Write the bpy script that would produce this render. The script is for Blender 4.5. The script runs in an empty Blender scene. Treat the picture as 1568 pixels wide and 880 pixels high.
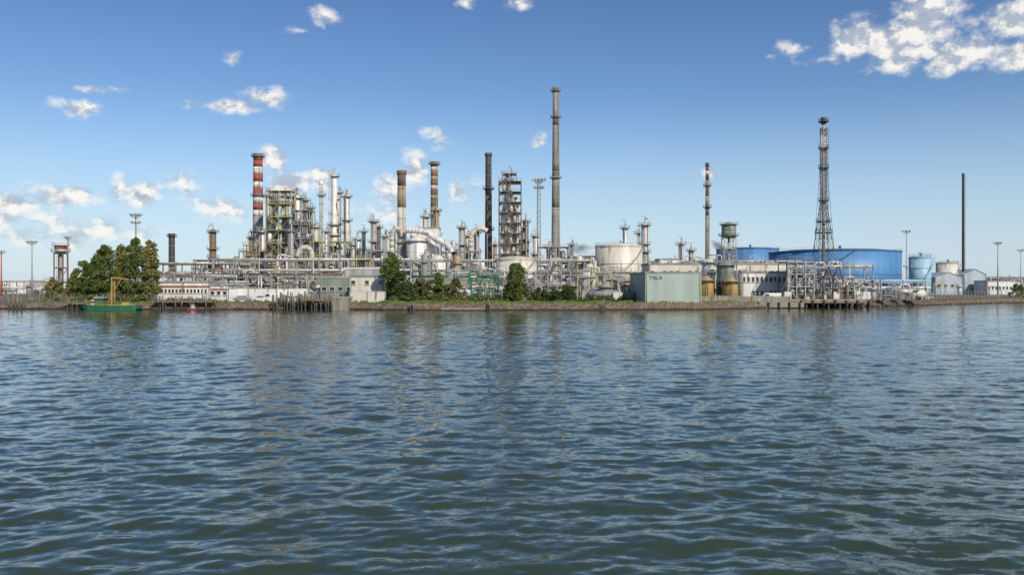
import bpy, math, random
import numpy as np
from mathutils import Vector
F=1358.0; CAMH=5.0; G=1.5
sc=bpy.context.scene
rnd=random.Random(7)
def X(px,D): return (px-784)/F*D
def Zt(py,D): return CAMH+(440-py)/F*D
# ---------------------------------------------------------------- materials
MATS={}
def mat(name,col,rough=0.6,metal=0.0,stain=0.35,scale=0.5,rust=0.0,streak=True):
    if name in MATS: return MATS[name]
    m=bpy.data.materials.new(name); m.use_nodes=True
    nt=m.node_tree; N=nt.nodes; L=nt.links
    b=N['Principled BSDF']; b.inputs['Roughness'].default_value=rough; b.inputs['Metallic'].default_value=metal
    tc=N.new('ShaderNodeTexCoord'); mp=N.new('ShaderNodeMapping')
    mp.inputs['Scale'].default_value=(1,1,0.18 if streak else 1)
    L.new(tc.outputs['Object'],mp.inputs['Vector'])
    n1=N.new('ShaderNodeTexNoise'); n1.inputs['Scale'].default_value=scale; n1.inputs['Detail'].default_value=4; n1.inputs['Roughness'].default_value=0.65
    L.new(mp.outputs[0],n1.inputs['Vector'])
    r=N.new('ShaderNodeValToRGB'); r.color_ramp.elements[0].position=0.32; r.color_ramp.elements[1].position=0.62
    d=1-stain
    r.color_ramp.elements[0].color=(col[0]*d,col[1]*d*0.97,col[2]*d*0.92,1)
    r.color_ramp.elements[1].color=(min(col[0]*1.06,1),min(col[1]*1.06,1),min(col[2]*1.06,1),1)
    L.new(n1.outputs['Fac'],r.inputs['Fac'])
    out=r.outputs['Color']
    if rust>0:
        n2=N.new('ShaderNodeTexNoise'); n2.inputs['Scale'].default_value=scale*2.3; n2.inputs['Detail'].default_value=5
        L.new(mp.outputs[0],n2.inputs['Vector'])
        r2=N.new('ShaderNodeValToRGB'); r2.color_ramp.elements[0].position=0.62-rust*0.25; r2.color_ramp.elements[1].position=0.74-rust*0.2
        r2.color_ramp.elements[0].color=(0,0,0,1); r2.color_ramp.elements[1].color=(1,1,1,1)
        L.new(n2.outputs['Fac'],r2.inputs['Fac'])
        mx=N.new('ShaderNodeMixRGB'); mx.inputs['Color2'].default_value=(0.18,0.09,0.045,1)
        L.new(r2.outputs['Color'],mx.inputs['Fac']); L.new(out,mx.inputs['Color1']); out=mx.outputs['Color']
    L.new(out,b.inputs['Base Color'])
    MATS[name]=m; return m
M=dict(
 white=mat('white_paint',(0.76,0.75,0.71),0.5,0,0.25,0.35,0.06),
 cream=mat('cream_paint',(0.66,0.62,0.53),0.55,0,0.25,0.35,0.05),
 silver=mat('aluminium_cladding',(0.60,0.59,0.55),0.42,0.12,0.35,0.5,0.06),
 grey=mat('grey_paint',(0.38,0.38,0.37),0.6,0,0.35,0.5,0.1),
 tan=mat('tan_insulation',(0.44,0.35,0.21),0.6,0,0.4,0.4,0.15),
 olive=mat('olive_cladding',(0.42,0.40,0.23),0.6,0,0.35,0.5,0.1),
 brown=mat('brown_steel',(0.20,0.145,0.10),0.7,0,0.45,0.5,0.25),
 dark=mat('dark_steel',(0.075,0.07,0.065),0.65,0.1,0.4,0.6,0.1),
 steel=mat('galvanised_steel',(0.32,0.315,0.30),0.6,0.1,0.35,0.8,0.1),
 ysteel=mat('yellow_green_steel',(0.42,0.39,0.20),0.6,0,0.35,0.8,0.15),
 rust=mat('rusty_steel',(0.23,0.165,0.12),0.8,0,0.4,0.8,0.25),
 red=mat('red_paint',(0.42,0.08,0.055),0.6,0,0.35,0.5,0.05),
 fred=mat('faded_red_paint',(0.26,0.11,0.085),0.7,0,0.35,0.5,0.1),
 brick=mat('orange_brown_paint',(0.28,0.12,0.07),0.7,0,0.35,0.5,0.05),
 yellow=mat('yellow_paint',(0.52,0.36,0.07),0.6,0,0.35,0.5,0.15),
 ochre=mat('ochre_paint',(0.42,0.28,0.09),0.6,0,0.25,0.5,0.1),
 blue=mat('blue_tank_paint',(0.085,0.24,0.47),0.5,0,0.22,0.25,0.0),
 dblue=mat('deep_blue_roof_paint',(0.035,0.12,0.32),0.5,0,0.25,0.3,0.0),
 lblue=mat('light_blue_paint',(0.32,0.50,0.63),0.5,0,0.15,0.4,0.0),
 green=mat('green_paint',(0.04,0.18,0.10),0.5,0,0.3,0.5,0.1),
 ggreen=mat('grey_green_paint',(0.22,0.27,0.22),0.5,0,0.3,0.5,0.05),
 pgreen=mat('pale_green_cladding',(0.36,0.44,0.38),0.6,0,0.16,0.3,0.0),
 conc=mat('concrete',(0.38,0.36,0.32),0.85,0,0.4,0.4,0.0),
 oconc=mat('weathered_concrete',(0.30,0.28,0.23),0.9,0,0.5,0.5,0.12),
 bluegrey=mat('blue_grey_cladding',(0.40,0.46,0.51),0.6,0,0.2,0.4,0.0),
 roof=mat('roofing',(0.32,0.31,0.29),0.8,0,0.4,0.4,0.05),
 wood=mat('weathered_timber',(0.22,0.185,0.15),0.9,0,0.5,1.5,0.0),
 dwood=mat('wet_timber',(0.05,0.042,0.035),0.7,0,0.5,1.5,0.0),
 rubber=mat('tyre_rubber',(0.02,0.02,0.02),0.8,0,0.2),
 bark=mat('tree_bark',(0.14,0.11,0.08),0.9,0,0.4,2),
 carw=mat('white_car_paint',(0.75,0.75,0.75),0.25,0,0.05),
 cars=mat('silver_car_paint',(0.4,0.42,0.44),0.3,0.5,0.05),
 lamp=mat('lamp_housing',(0.45,0.46,0.46),0.4,0.3,0.1),
)
g=bpy.data.materials.new('window_glass'); g.use_nodes=True
b=g.node_tree.nodes['Principled BSDF']; b.inputs['Base Color'].default_value=(0.03,0.04,0.05,1); b.inputs['Roughness'].default_value=0.08
M['glass']=g
# ---------------------------------------------------------------- mesh builder
class Part:
    def __init__(s): s.v=[]; s.f=[]; s.sm=[]
    def add(s,vs,fs,smooth):
        o=len(s.v); s.v+=vs
        for f in fs: s.f.append([o+i for i in f])
        if isinstance(smooth,bool): s.sm+=[smooth]*len(fs)
        else: s.sm+=smooth
    def box(s,cx,cy,z0,sx,sy,h,rot=0.0):
        c,n=math.cos(rot),math.sin(rot); vs=[]
        for z in (z0,z0+h):
            for dx,dy in ((-sx/2,-sy/2),(sx/2,-sy/2),(sx/2,sy/2),(-sx/2,sy/2)):
                vs.append((cx+dx*c-dy*n,cy+dx*n+dy*c,z))
        s.add(vs,[(3,2,1,0),(4,5,6,7),(0,1,5,4),(1,2,6,5),(2,3,7,6),(3,0,4,7)],False)
    def tube(s,a,b,r0,r1=None,n=8,cap=True):
        if r1 is None: r1=r0
        a=Vector(a); b=Vector(b); d=b-a
        if d.length<1e-5: return
        d.normalize(); up=Vector((0,0,1)) if abs(d.z)<0.95 else Vector((0,1,0))
        u=d.cross(up).normalized(); w=d.cross(u).normalized()
        vs=[];off=math.pi/4 if n==4 else 0
        for p,r in ((a,r0),(b,r1)):
            for i in range(n):
                t=2*math.pi*i/n+off; q=p+(u*math.cos(t)+w*math.sin(t))*r; vs.append(tuple(q))
        fs=[(i,i+n,(i+1)%n+n,(i+1)%n) for i in range(n)]
        sm=[n>4]*n
        if cap: fs+= [tuple(range(n)),tuple(range(2*n-1,n-1,-1))]; sm+=[False,False]
        s.add(vs,fs,sm)
    def beam(s,a,b,w): s.tube(a,b,w*0.707,None,4)
    def path(s,pts,r,n=8):
        pts=[Vector(p) for p in pts]; out=[pts[0]]
        for i in range(1,len(pts)-1):
            a,b,c=pts[i-1],pts[i],pts[i+1]
            k=min(r*2.2,(a-b).length*0.45,(c-b).length*0.45)
            p=b+(a-b).normalized()*k; q=b+(c-b).normalized()*k
            out+=[p,(p+q)*0.25+b*0.5,q]
        out.append(pts[-1])
        for a,b in zip(out,out[1:]): s.tube(a,b,r,None,n)
    def lathe(s,cx,cy,prof,n=16,smooth=True,cap=True):
        vs=[];fs=[]
        for r,z in prof:
            for i in range(n):
                t=2*math.pi*(i+0.5)/n; vs.append((cx+r*math.cos(t),cy+r*math.sin(t),z))
        for k in range(len(prof)-1):
            for i in range(n):
                j=(i+1)%n; fs.append((k*n+i,k*n+j,(k+1)*n+j,(k+1)*n+i))
        sm=[smooth]*len(fs)
        if cap:
            fs+=[tuple(range(n-1,-1,-1)),tuple(range((len(prof)-1)*n,len(prof)*n))]; sm+=[False,False]
        s.add(vs,fs,sm)
    def hoop(s,cx,cy,z,R,r=0.04,n=14,a0=0,a1=2*math.pi):
        p=[(cx+R*math.cos(a0+(a1-a0)*i/n),cy+R*math.sin(a0+(a1-a0)*i/n),z) for i in range(n+1)]
        for a,b in zip(p,p[1:]): s.tube(a,b,r,None,4,False)
class Obj:
    def __init__(s,name,x,y,z=G,rot=0): s.name=name; s.loc=(x,y,z); s.parts={}; s.rot=rot
    def p(s,part,m):
        k=(part,m)
        if k not in s.parts: s.parts[k]=Part()
        return s.parts[k]
    def done(s):
        e=bpy.data.objects.new(s.name,None); e.location=s.loc; e.rotation_euler=(0,0,s.rot); e.empty_display_size=1
        sc.collection.objects.link(e)
        for (pn,mn),p in s.parts.items():
            if not p.v: continue
            me=bpy.data.meshes.new(pn); me.from_pydata(p.v,[],p.f); me.materials.append(M[mn])
            me.polygons.foreach_set('use_smooth',p.sm); me.update()
            o=bpy.data.objects.new(pn,me); o.parent=e; sc.collection.objects.link(o)
        return e
# ---------------------------------------------------------------- components
def ring_platform(O,x,y,z,ri,ro,a0=0,a1=2*math.pi,m='steel'):
    P=O.p('platforms',m); n=max(6,int(14*(a1-a0)/(2*math.pi)))
    vs=[];fs=[]
    for i in range(n+1):
        t=a0+(a1-a0)*i/n; c,s_=math.cos(t),math.sin(t)
        for r,zz in ((ri,z),(ro,z),(ro,z+0.18),(ri,z+0.18)): vs.append((x+r*c,y+r*s_,zz))
    for i in range(n):
        for k in range(4): fs.append((i*4+k,i*4+(k+1)%4,(i+1)*4+(k+1)%4,(i+1)*4+k))
    P.add(vs,fs,False)
    R=O.p('railings',m)
    for h in (0.65,1.15): R.hoop(x,y,z+h,ro,0.045,n,a0,a1)
    k=max(4,int((a1-a0)*ro/1.6))
    for i in range(k+1):
        t=a0+(a1-a0)*i/k; R.tube((x+ro*math.cos(t),y+ro*math.sin(t),z),(x+ro*math.cos(t),y+ro*math.sin(t),z+1.15),0.045,None,4,False)
    for i in range(4):
        t=a0+(a1-a0)*(i+.5)/4; P.beam((x+ri*math.cos(t),y+ri*math.sin(t),z-(ro-ri)*0.8),(x+ro*.97*math.cos(t),y+ro*.97*math.sin(t),z),0.1)
def rail_line(O,pts,m='steel',h=1.1,sp=2.0,r=0.045,part='railings'):
    R=O.p(part,m)
    for a,b in zip(pts,pts[1:]):
        a=Vector(a);b=Vector(b); L=(b-a).length; k=max(1,int(L/sp))
        for hh in (h,h*0.5): R.tube(a+Vector((0,0,hh)),b+Vector((0,0,hh)),r,None,4,False)
        for i in range(k+1):
            q=a.lerp(b,i/k); R.tube(q,q+Vector((0,0,h)),r,None,4,False)
def ladder(O,x,y,z0,z1,m='steel',cage=True):
    R=O.p('ladder',m)
    for dx in (-.25,.25): R.tube((x+dx,y,z0),(x+dx,y,z1),0.05,None,4)
    z=z0
    while z<z1:
        R.tube((x-.25,y,z),(x+.25,y,z),0.03,None,4,False); z+=0.9
        if cage and z<z1: R.hoop(x,y-0.35,z,0.4,0.03,6)
def column(name,px,D,top,w,m='silver',base=None,plats=4,seed=0,pm='steel',dome=True,pipe=True,neck=0):
    r_=random.Random(seed+int(px)); s=D/F
    O=Obj(name,X(px,D),D); H=Zt(top,D)-G; R=w*s/2; b=0 if base is None else Zt(base,D)-G
    S=O.p('shell',m)
    prof=[(R*1.25,b),(R*1.02,b+min(3,H*.1)),(R,b+min(3,H*.1))]
    if neck: 
        zk=b+(H-b)*neck; prof+=[(R,zk),(R*0.72,zk+R*0.8)]; Rt=R*0.72
    else: Rt=R
    prof+=[(Rt,H-Rt*.8)]+[(Rt*math.cos(t),H-Rt*.8+Rt*.55*math.sin(t)) for t in (.4,.8,1.2,1.5)]
    S.lathe(0,0,prof,16)
    for i in range(int((H-b)/4)):
        z=b+3+i*4
        if z<H-Rt*1.2 : S.lathe(0,0,[((R if not neck or z<zk else Rt)+.05,z),((R if not neck or z<zk else Rt)+.05,z+.18)],16)
    for i in range(plats):
        z=b+(H-b)*(0.25+0.72*(i+r_.random()*.4)/max(1,plats))
        if i==plats-1: z=H-Rt*1.1
        rr=Rt if (neck and z>zk) else R
        a=r_.random()*6.28; full=r_.random()<.45 or i==plats-1
        ring_platform(O,0,0,z,rr,rr+1.1+.3*r_.random(),a,a+(6.28 if full else 3.6),pm)
    a=r_.uniform(-2.6,-.5)
    ladder(O,(R+.3)*math.cos(a),(R+.3)*math.sin(a),b,H-1,pm)
    if pipe:
        Q=O.p('overhead_pipe',r_.choice(['silver','grey','tan','silver']))
        a=r_.uniform(-2.8,-.3); pr=max(.18,R*.2); ox,oy=(R+pr*2)*math.cos(a),(R+pr*2)*math.sin(a)
        Q.path([(0,0,H-.5),(0,0,H+pr*3+.6),(ox,oy,H+pr*3+.6),(ox,oy,b+2),(ox*2.5,oy,b+1.2)],pr)
        a+=2; ox,oy=(R+.4)*math.cos(a),(R+.4)*math.sin(a)
        Q.path([(0,0,H*.7+b*.3),(ox,oy,H*.7+b*.3),(ox,oy,b)],.15,6)
    T=O.p('davit',pm); T.path([(0.3,0,H-.5),(0.3,0,H+2.2),(-1.2,0,H+2.2)],.09,5)
    return O.done()
def chimney(name,px,D,top,wt,wb,bands,base=None,plats=(),rim='dark',ladd=True,stubs=True):
    """bands : list of (py_top, material) from the top down"""
    s=D/F; O=Obj(name,X(px,D),D); H=Zt(top,D)-G; rt=wt*s/2; rb=wb*s/2
    def R(z): 
        t=min(1,max(0,z/H)); return rb+(rt-rb)*t
    for i,(py,m) in enumerate(bands):
        z1=Zt(py,D)-G; z0=Zt(bands[i+1][0],D)-G if i+1<len(bands) else 0
        pn='stack_'+m if len(bands)>1 else 'stack'
        k=max(1,int((z1-z0)/4)); pr=[(R(z0+(z1-z0)*j/k),z0+(z1-z0)*j/k) for j in range(k+1)]
        O.p(pn,m).lathe(0,0,pr,20)
    O.p('rim',rim).lathe(0,0,[(rt*1.0,H-1.6),(rt*1.18,H-1.2),(rt*1.18,H+.1),(rt*.85,H+.15),(rt*.8,H-1.0)],20)
    for py in plats:
        z=Zt(py,D)-G; ring_platform(O,0,0,z,R(z),R(z)+1.1,m='dark' if rim=='dark' else 'steel')
    if ladd: ladder(O,R(0)*.6,-R(H/2)-.25,2,H-1.5,'steel',True)
    O.p('base','conc').lathe(0,0,[(rb*1.5,0),(rb*1.5,1.2),(rb*1.02,1.4)],16)
    if stubs:
        z=1.5
        while z<H-3:
            O.p('bands','steel').lathe(0,0,[(R(z)+.06,z),(R(z)+.06,z+.22)],20); z+=5.5
    return O.done()
def frame(O,x0,x1,y0,y1,z0,z1,floors,nx,ny,w=.3,m='steel',brace=True,floorm=None,rails=True,part='frame',seed=1):
    r_=random.Random(seed); P=O.p(part,m)
    xs=[x0+(x1-x0)*i/nx for i in range(nx+1)]; ys=[y0+(y1-y0)*i/ny for i in range(ny+1)]
    for x in xs:
        for y in ys: P.beam((x,y,z0),(x,y,z1),w)
    zs=[z0+(z1-z0)*(k+1)/floors for k in range(floors)]
    pz=z0
    for z in zs:
        for y in ys: P.beam((x0,y,z),(x1,y,z),w*.8)
        for x in xs: P.beam((x,y0,z),(x,y1,z),w*.8)
        if brace:
            for i in range(nx):
                if r_.random()<.6:
                    for y in (y0,y1):
                        a,b=(xs[i],xs[i+1]) if r_.random()<.5 else (xs[i+1],xs[i])
                        P.beam((a,y,pz),(b,y,z),w*.5)
        O.p('floors',floorm or m).box((x0+x1)/2,(y0+y1)/2,z+w*.45,x1-x0+.3,(y1-y0)*.9,.12)
        if rails: rail_line(O,[(x0-.2,y1,z+.2),(x0-.2,y0-.2,z+.2),(x1+.2,y0-.2,z+.2),(x1+.2,y1,z+.2)],m)
        pz=z
    return zs
def stairs(O,x0,x1,y,z0,z1,m='steel'):
    P=O.p('stairs',m)
    for dy in (-.4,.4):
        P.beam((x0,y+dy,z0),(x1,y+dy,z1),.16); P.tube((x0,y+dy,z0+1),(x1,y+dy,z1+1),.05,None,4)
    n=max(2,int((z1-z0)/.5))
    for i in range(n): t=(i+.5)/n; P.box(x0+(x1-x0)*t,y,z0+(z1-z0)*t,.3,.8,.05)
def drum(O,x,y,z,L,R,m,axis='x',part='drum'):
    S=O.p(part,m)
    pts=[(-L/2-R*.5,R*.15),(-L/2-R*.35,R*.65),(-L/2,R),(L/2,R),(L/2+R*.35,R*.65),(L/2+R*.5,R*.15)]
    for (a,ra),(b,rb) in zip(pts,pts[1:]):
        if axis=='x': S.tube((x+a,y,z),(x+b,y,z),ra,rb,12)
        else: S.tube((x,y+a,z),(x,y+b,z),ra,rb,12)
    for t in (-.3,.3):
        if axis=='x': O.p('saddles','conc').box(x+L*t,y,z-R*1.35,.4,R*1.4,R*.8)
        else: O.p('saddles','conc').box(x,y+L*t,z-R*1.35,R*1.4,.4,R*.8)
    S.tube((x,y,z+R*.8),(x,y,z+R*1.35),R*.2,None,8)
def pipe_rack(name,px0,px1,D,levels,wy=5,seed=0,m='steel',bay=6.5,npipe=6,rmax=.35,verts=True,pal=None,bents=True):
    r_=random.Random(seed*31+int(px0)); x0,x1=X(px0,D),X(px1,D); cx=(x0+x1)/2
    O=Obj(name,cx,D); P=O.p('bents',m); L=x1-x0
    pal=pal or ['silver','silver','grey','white','cream','brown','silver','steel']
    n=max(1,int(L/bay)); H=levels[-1]
    if bents:
        for i in range(n+1):
            x=-L/2+L*i/n
            for y in (-wy/2,wy/2): P.beam((x,y,0),(x,y,H+.8),.32)
            for h in levels: P.beam((x,-wy/2-.3,h),(x,wy/2+.3,h),.28)
            if i%3==0 and i<n: P.beam((x,-wy/2,0),(x+L/n,-wy/2,levels[0]),.16)
    for h in levels:
        for y in (-wy/2,wy/2): P.beam((-L/2,y,h-.05),(L/2,y,h-.05),.26)
        for k in range(npipe):
            r=r_.uniform(.09,rmax); y=-wy/2+.4+(wy-.8)*k/(npipe-1); a=-L/2-r_.uniform(0,2); b=L/2+r_.uniform(0,2)
            if r_.random()<.3: a=r_.uniform(-L/2,0)
            if r_.random()<.3: b=r_.uniform(0,L/2)
            mm=r_.choice(pal); pts=[(a,y,h+.15+r),(b,y,h+.15+r)]
            if r_.random()<.6 and L>16:
                q=r_.uniform(a+3,b-6) if b-a>10 else None
                if q is not None:
                    hh=r_.uniform(1,2.4); pts=[(a,y,h+.15+r),(q,y,h+.15+r),(q,y,h+hh+r),(q+2.5,y,h+hh+r),(q+2.5,y,h+.15+r),(b,y,h+.15+r)]
            O.p('pipes_'+mm,mm).path(pts,r,8)
    if verts:
        for i in range(int(L/5)):
            x=r_.uniform(-L/2,L/2); r=r_.uniform(.07,.22); mm=r_.choice(pal); h=r_.choice(levels)
            y=-wy/2-r_.uniform(.4,1.2)
            O.p('risers_'+mm,mm).path([(x,y+1.2,h+.3),(x,y,h+.3),(x,y,r_.uniform(0,.6)),(x+r_.uniform(-3,3),y,.4)],r,7)
    return O.done()
def tank(name,px,D,w,top,m,roofm=None,roofh=.06,base=None,stair=True,rings=3,railtop=True,n=48):
    s=D/F; R=w*s/2; O=Obj(name,X(px,D),D+R); H=Zt(top,D)-G; roofm=roofm or m
    S=O.p('shell',m); S.lathe(0,0,[(R,0),(R,H)],n)
    for i in range(rings):
        z=H*(i+1)/(rings+.0)-.15; S.lathe(0,0,[(R+.03,z-.12),(R+.16,z-.1),(R+.16,z+.1),(R+.03,z+.12)],n)
    O.p('roof',roofm).lathe(0,0,[(R*1.012,H+.02),(R*1.012,H+.22),(R*.7,H+.22+R*roofh*.6),(R*.35,H+.22+R*roofh*.9),(R*.05,H+.22+R*roofh)],n)
    if railtop:
        Rl=O.p('railings','steel' if m not in('blue',) else 'lblue')
        k=int(6.28*R/2.2)
        for h in (.6,1.15): Rl.hoop(0,0,H+h,R,0.05,n)
        for i in range(k): t=6.283*i/k; Rl.tube((R*math.cos(t),R*math.sin(t),H),(R*math.cos(t),R*math.sin(t),H+1.15),.045,None,4,False)
    if stair:
        St=O.p('spiral_stair','steel'); a0=-2.6; a1=-2.6+min(2.2,H*1.4/R); k=int(H/.5)
        pr=None
        for i in range(k+1):
            t=a0+(a1-a0)*i/k; z=H*i/k
            St.box((R+.55)*math.cos(t),(R+.55)*math.sin(t),z,.85,.35,.06,t)
            q=((R+1)*math.cos(t),(R+1)*math.sin(t),z+1.05)
            if pr: St.tube(pr,q,.05,None,4,False)
            pr=q
            if i%3==0: St.tube((q[0],q[1],z),q,.04,None,4,False)
    N=O.p('nozzles','steel')
    for t in (-1.9,-1.2,-.8): N.tube((R*.99*math.cos(t),R*.99*math.sin(t),1.2),((R+.9)*math.cos(t),(R+.9)*math.sin(t),1.2),.35,None,10)
    O.p('vent',roofm).lathe(R*.1,0,[(.4,H+R*roofh),(.4,H+R*roofh+1),(.7,H+R*roofh+1),(.7,H+R*roofh+1.3),(.1,H+R*roofh+1.6)],10)
    O.p('foundation','conc').lathe(0,0,[(R+.8,-.1),(R+.8,.35),(R+.01,.4)],n)
    return O.done()
def building(name,px0,px1,D,depth,top,wm,rm='roof',rows=1,win=0,doors=0,gable=False,roll=0,stripe=None,winh=1.2,parapet=.3,seed=0,sidewin=0,base=0,vents=True,seams=0):
    r_=random.Random(int(px0)+seed); x0,x1=X(px0,D),X(px1,D); cx=(x0+x1)/2; L=x1-x0; H=Zt(top,D)-G
    O=Obj(name,cx,D+depth/2); W=O.p('walls',wm)
    hw=H if not gable else H*.78
    W.box(0,0,-.2,L,depth,hw+.2)
    O.p('plinth','conc').box(0,0,-.1,L+.12,depth+.12,.5)
    if seams:
        for i in range(int(L/seams)+1): W.box(-L/2+.06+i*seams*.995,0,.42,.06,depth+.05,hw-.45)
        for i in range(int(depth/seams)): W.box(0,-depth/2+i*seams+.5,.42,L+.05,.06,hw-.45)
    if gable:
        Rf=O.p('roof',rm); y=depth/2+.3; z=H
        Rf.add([(-L/2-.3,-y,hw-.05),(0,-y,z),(L/2+.3,-y,hw-.05),(-L/2-.3,y,hw-.05),(0,y,z),(L/2+.3,y,hw-.05),
                (-L/2-.3,-y,hw+.15),(0,-y,z+.2),(L/2+.3,-y,hw+.15),(-L/2-.3,y,hw+.15),(0,y,z+.2),(L/2+.3,y,hw+.15)],
               [(6,7,10,9),(7,8,11,10),(0,3,4,1),(1,4,5,2),(0,1,7,6),(1,2,8,7),(3,9,10,4),(4,10,11,5),(0,6,9,3),(2,5,11,8)],False)
        W.add([(-L/2,-depth/2,hw),(L/2,-depth/2,hw),(0,-depth/2,z-.1),(-L/2,depth/2,hw),(L/2,depth/2,hw),(0,depth/2,z-.1)],[(0,1,2),(5,4,3)],False)
    else:
        Rf=O.p('roof',rm); Rf.box(0,0,hw,L+.3,depth+.3,.18)
        if parapet: 
            for y in (-depth/2,depth/2): Rf.box(0,y,hw+.18,L+.36,.22,parapet)
            for x in (-L/2,L/2): Rf.box(x,0,hw+.18,.22,depth-.3,parapet)
        if vents:
            for i in range(max(1,int(L/7))):
                x=r_.uniform(-L*.45,L*.45); O.p('roof_vents','steel').box(x,r_.uniform(-depth*.3,depth*.1),hw+.18,r_.uniform(.6,1.8),1.2,r_.uniform(.5,1.3))
                O.p('roof_vents','steel').tube((x+1.5,0,hw),(x+1.5,0,hw+1.7),.14,None,6)
    for row in range(rows):
        zc=hw*(row+.5)/rows+.2
        for i in range(win):
            x=-L/2+L*(i+.5)/win
            if doors and row==0 and i in (win//2,): continue
            if r_.random()<.12: continue
            ww=min(1.5,L/win*.55)
            O.p('window_frames','white').box(x,-depth/2-.01,zc-winh/2-.1,ww+.2,.14,winh+.2)
            O.p('windows','glass').box(x,-depth/2-.03,zc-winh/2,ww,.14,winh)
            O.p('sills','conc').box(x,-depth/2-.12,zc-winh/2-.2,ww+.3,.25,.09)
        for i in range(sidewin):
            y=-depth/2+depth*(i+.5)/sidewin; sx=-1 if cx>0 else 1
            O.p('windows','glass').box(sx*(L/2+.03),y,zc-winh/2,.14,1.2,winh)
    for i in range(doors):
        x=-L/2+L*(i+.5)/doors; O.p('doors','grey').box(x,-depth/2-.05,0,1.0,.12,2.1)
    for i in range(roll):
        x=-L/2+L*(i+.5)/roll; w_=min(4,L/roll*.6)
        O.p('roller_doors','steel').box(x,-depth/2-.04,0,w_,.1,min(3.6,hw*.75))
        for k in range(8): O.p('roller_doors','grey').box(x,-depth/2-.09,.3+k*min(3.6,hw*.75)/8.5,w_,.04,.06)
    if stripe: O.p('stripe',stripe).box(0,0,hw*.72,L+.06,depth+.06,hw*.12)
    dr=O.p('downpipes','steel')
    for x in (-L/2+.3,L/2-.3): dr.tube((x,-depth/2-.12,0),(x,-depth/2-.12,hw),.07,None,6)
    return O.done()
def light_mast(name,px,D,top,tiers=1,arms=3,lattice=False,w=.35,m='steel'):
    O=Obj(name,X(px,D),D); H=Zt(top,D)-G
    if lattice:
        P=O.p('mast',m); hw=.5
        for sx in(-1,1):
            for sy in(-1,1): P.beam((sx*hw,sy*hw,0),(sx*hw*.7,sy*hw*.7,H-1),.16)
        k=int(H/1.4)
        for i in range(k):
            a,b=i/k*(H-1),(i+1)/k*(H-1); q=hw*(1-.3*i/k)
            for sy in(-1,1): P.beam((-q,sy*q,a),(q,sy*q,b),.1)
            for sx in(-1,1): P.beam((sx*q,q,a),(sx*q,-q,b),.1)
        ladder(O,0,-.7,0,H-1,m)
    else:
        O.p('mast',m).lathe(0,0,[(w,0),(w*.9,H*.3),(w*.45,H)],10)
        O.p('mast',m).lathe(0,0,[(w*1.8,-.05),(w*1.8,.3),(w,.35)],10)
    for t in range(tiers):
        z=H-.8-t*2.0; P=O.p('crossarms',m); wd=(.6+.4*arms/2)*(1-.25*t)
        O.p('crossarms',m).beam((-wd,0,z),(wd,0,z),.12); O.p('crossarms',m).beam((0,-wd*.7,z),(0,wd*.7,z),.12)
        if t==0:
            O.p('crossarms',m).box(0,0,z-.5,wd*1.2,wd*.9,.1)
            rail_line(O,[(-wd*.6,-wd*.45,z-.4),(wd*.6,-wd*.45,z-.4),(wd*.6,wd*.45,z-.4),(-wd*.6,wd*.45,z-.4),(-wd*.6,-wd*.45,z-.4)],m,.8)
        for i in range(arms):
            x=-wd+2*wd*i/(arms-1)
            for y in (-.35,.35): O.p('floodlights','lamp').box(x,y,z+.1,.5,.4,.5,.3*i)
    return O.done()
# ---------------------------------------------------------------- shoreline / ground / water
SH=[(-5000,473),(-400,473),(0,473),(240,474),(540,474),(620,475),(900,475),(1070,474),(1220,471),(1330,469.5),(1440,466.5),(1568,463),(1700,460),(2000,456)]
sx=[];sy=[]
for px,py in SH:
    D=F*CAMH/(py-440); sx.append(X(px,D)); sy.append(D)
sx[-1]=520; sy[-1]=430; sx.append(3000); sy.append(700)
def shore(x): return float(np.interp(x,sx,sy))
xs=list(np.concatenate([np.linspace(-4000,-160,40),np.linspace(-158,250,420),np.linspace(256,4000,50)]))
def jit(x): return .35*math.sin(x*.9)+.3*math.sin(x*2.3+1)+.2*math.sin(x*5.1)
def sheet(name,rows,m,smooth=False):
    vs=[];fs=[];n=len(xs)
    for fn in rows:
        for x in xs: vs.append(fn(x))
    for k in range(len(rows)-1):
        for i in range(n-1): fs.append((k*n+i,k*n+i+1,(k+1)*n+i+1,(k+1)*n+i))
    me=bpy.data.meshes.new(name); me.from_pydata(vs,[],fs); me.materials.append(m); me.update()
    if smooth: me.polygons.foreach_set('use_smooth',[True]*len(fs))
    o=bpy.data.objects.new(name,me); sc.collection.objects.link(o); return o
def ntex(m,c0,c1,scale,p0=.4,p1=.6,bump=0,extra=None):
    m.use_nodes=True; N=m.node_tree.nodes; L=m.node_tree.links; b=N['Principled BSDF']
    tc=N.new('ShaderNodeTexCoord'); n=N.new('ShaderNodeTexNoise'); n.inputs['Scale'].default_value=scale; n.inputs['Detail'].default_value=6; n.inputs['Roughness'].default_value=.7
    L.new(tc.outputs['Object'],n.inputs['Vector']); r=N.new('ShaderNodeValToRGB')
    r.color_ramp.elements[0].position=p0; r.color_ramp.elements[1].position=p1
    r.color_ramp.elements[0].color=(*c0,1); r.color_ramp.elements[1].color=(*c1,1)
    if extra: e=r.color_ramp.elements.new((p0+p1)/2); e.color=(*extra,1)
    L.new(n.outputs['Fac'],r.inputs['Fac']); L.new(r.outputs[0],b.inputs['Base Color']); b.inputs['Roughness'].default_value=.9
    if bump:
        bp=N.new('ShaderNodeBump'); bp.inputs['Distance'].default_value=bump; L.new(n.outputs['Fac'],bp.inputs['Height']); L.new(bp.outputs[0],b.inputs['Normal'])
    return m
gm=ntex(bpy.data.materials.new('ground_soil_grass'),(0.16,0.14,0.10),(0.06,0.09,0.03),.12,.45,.58)
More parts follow.
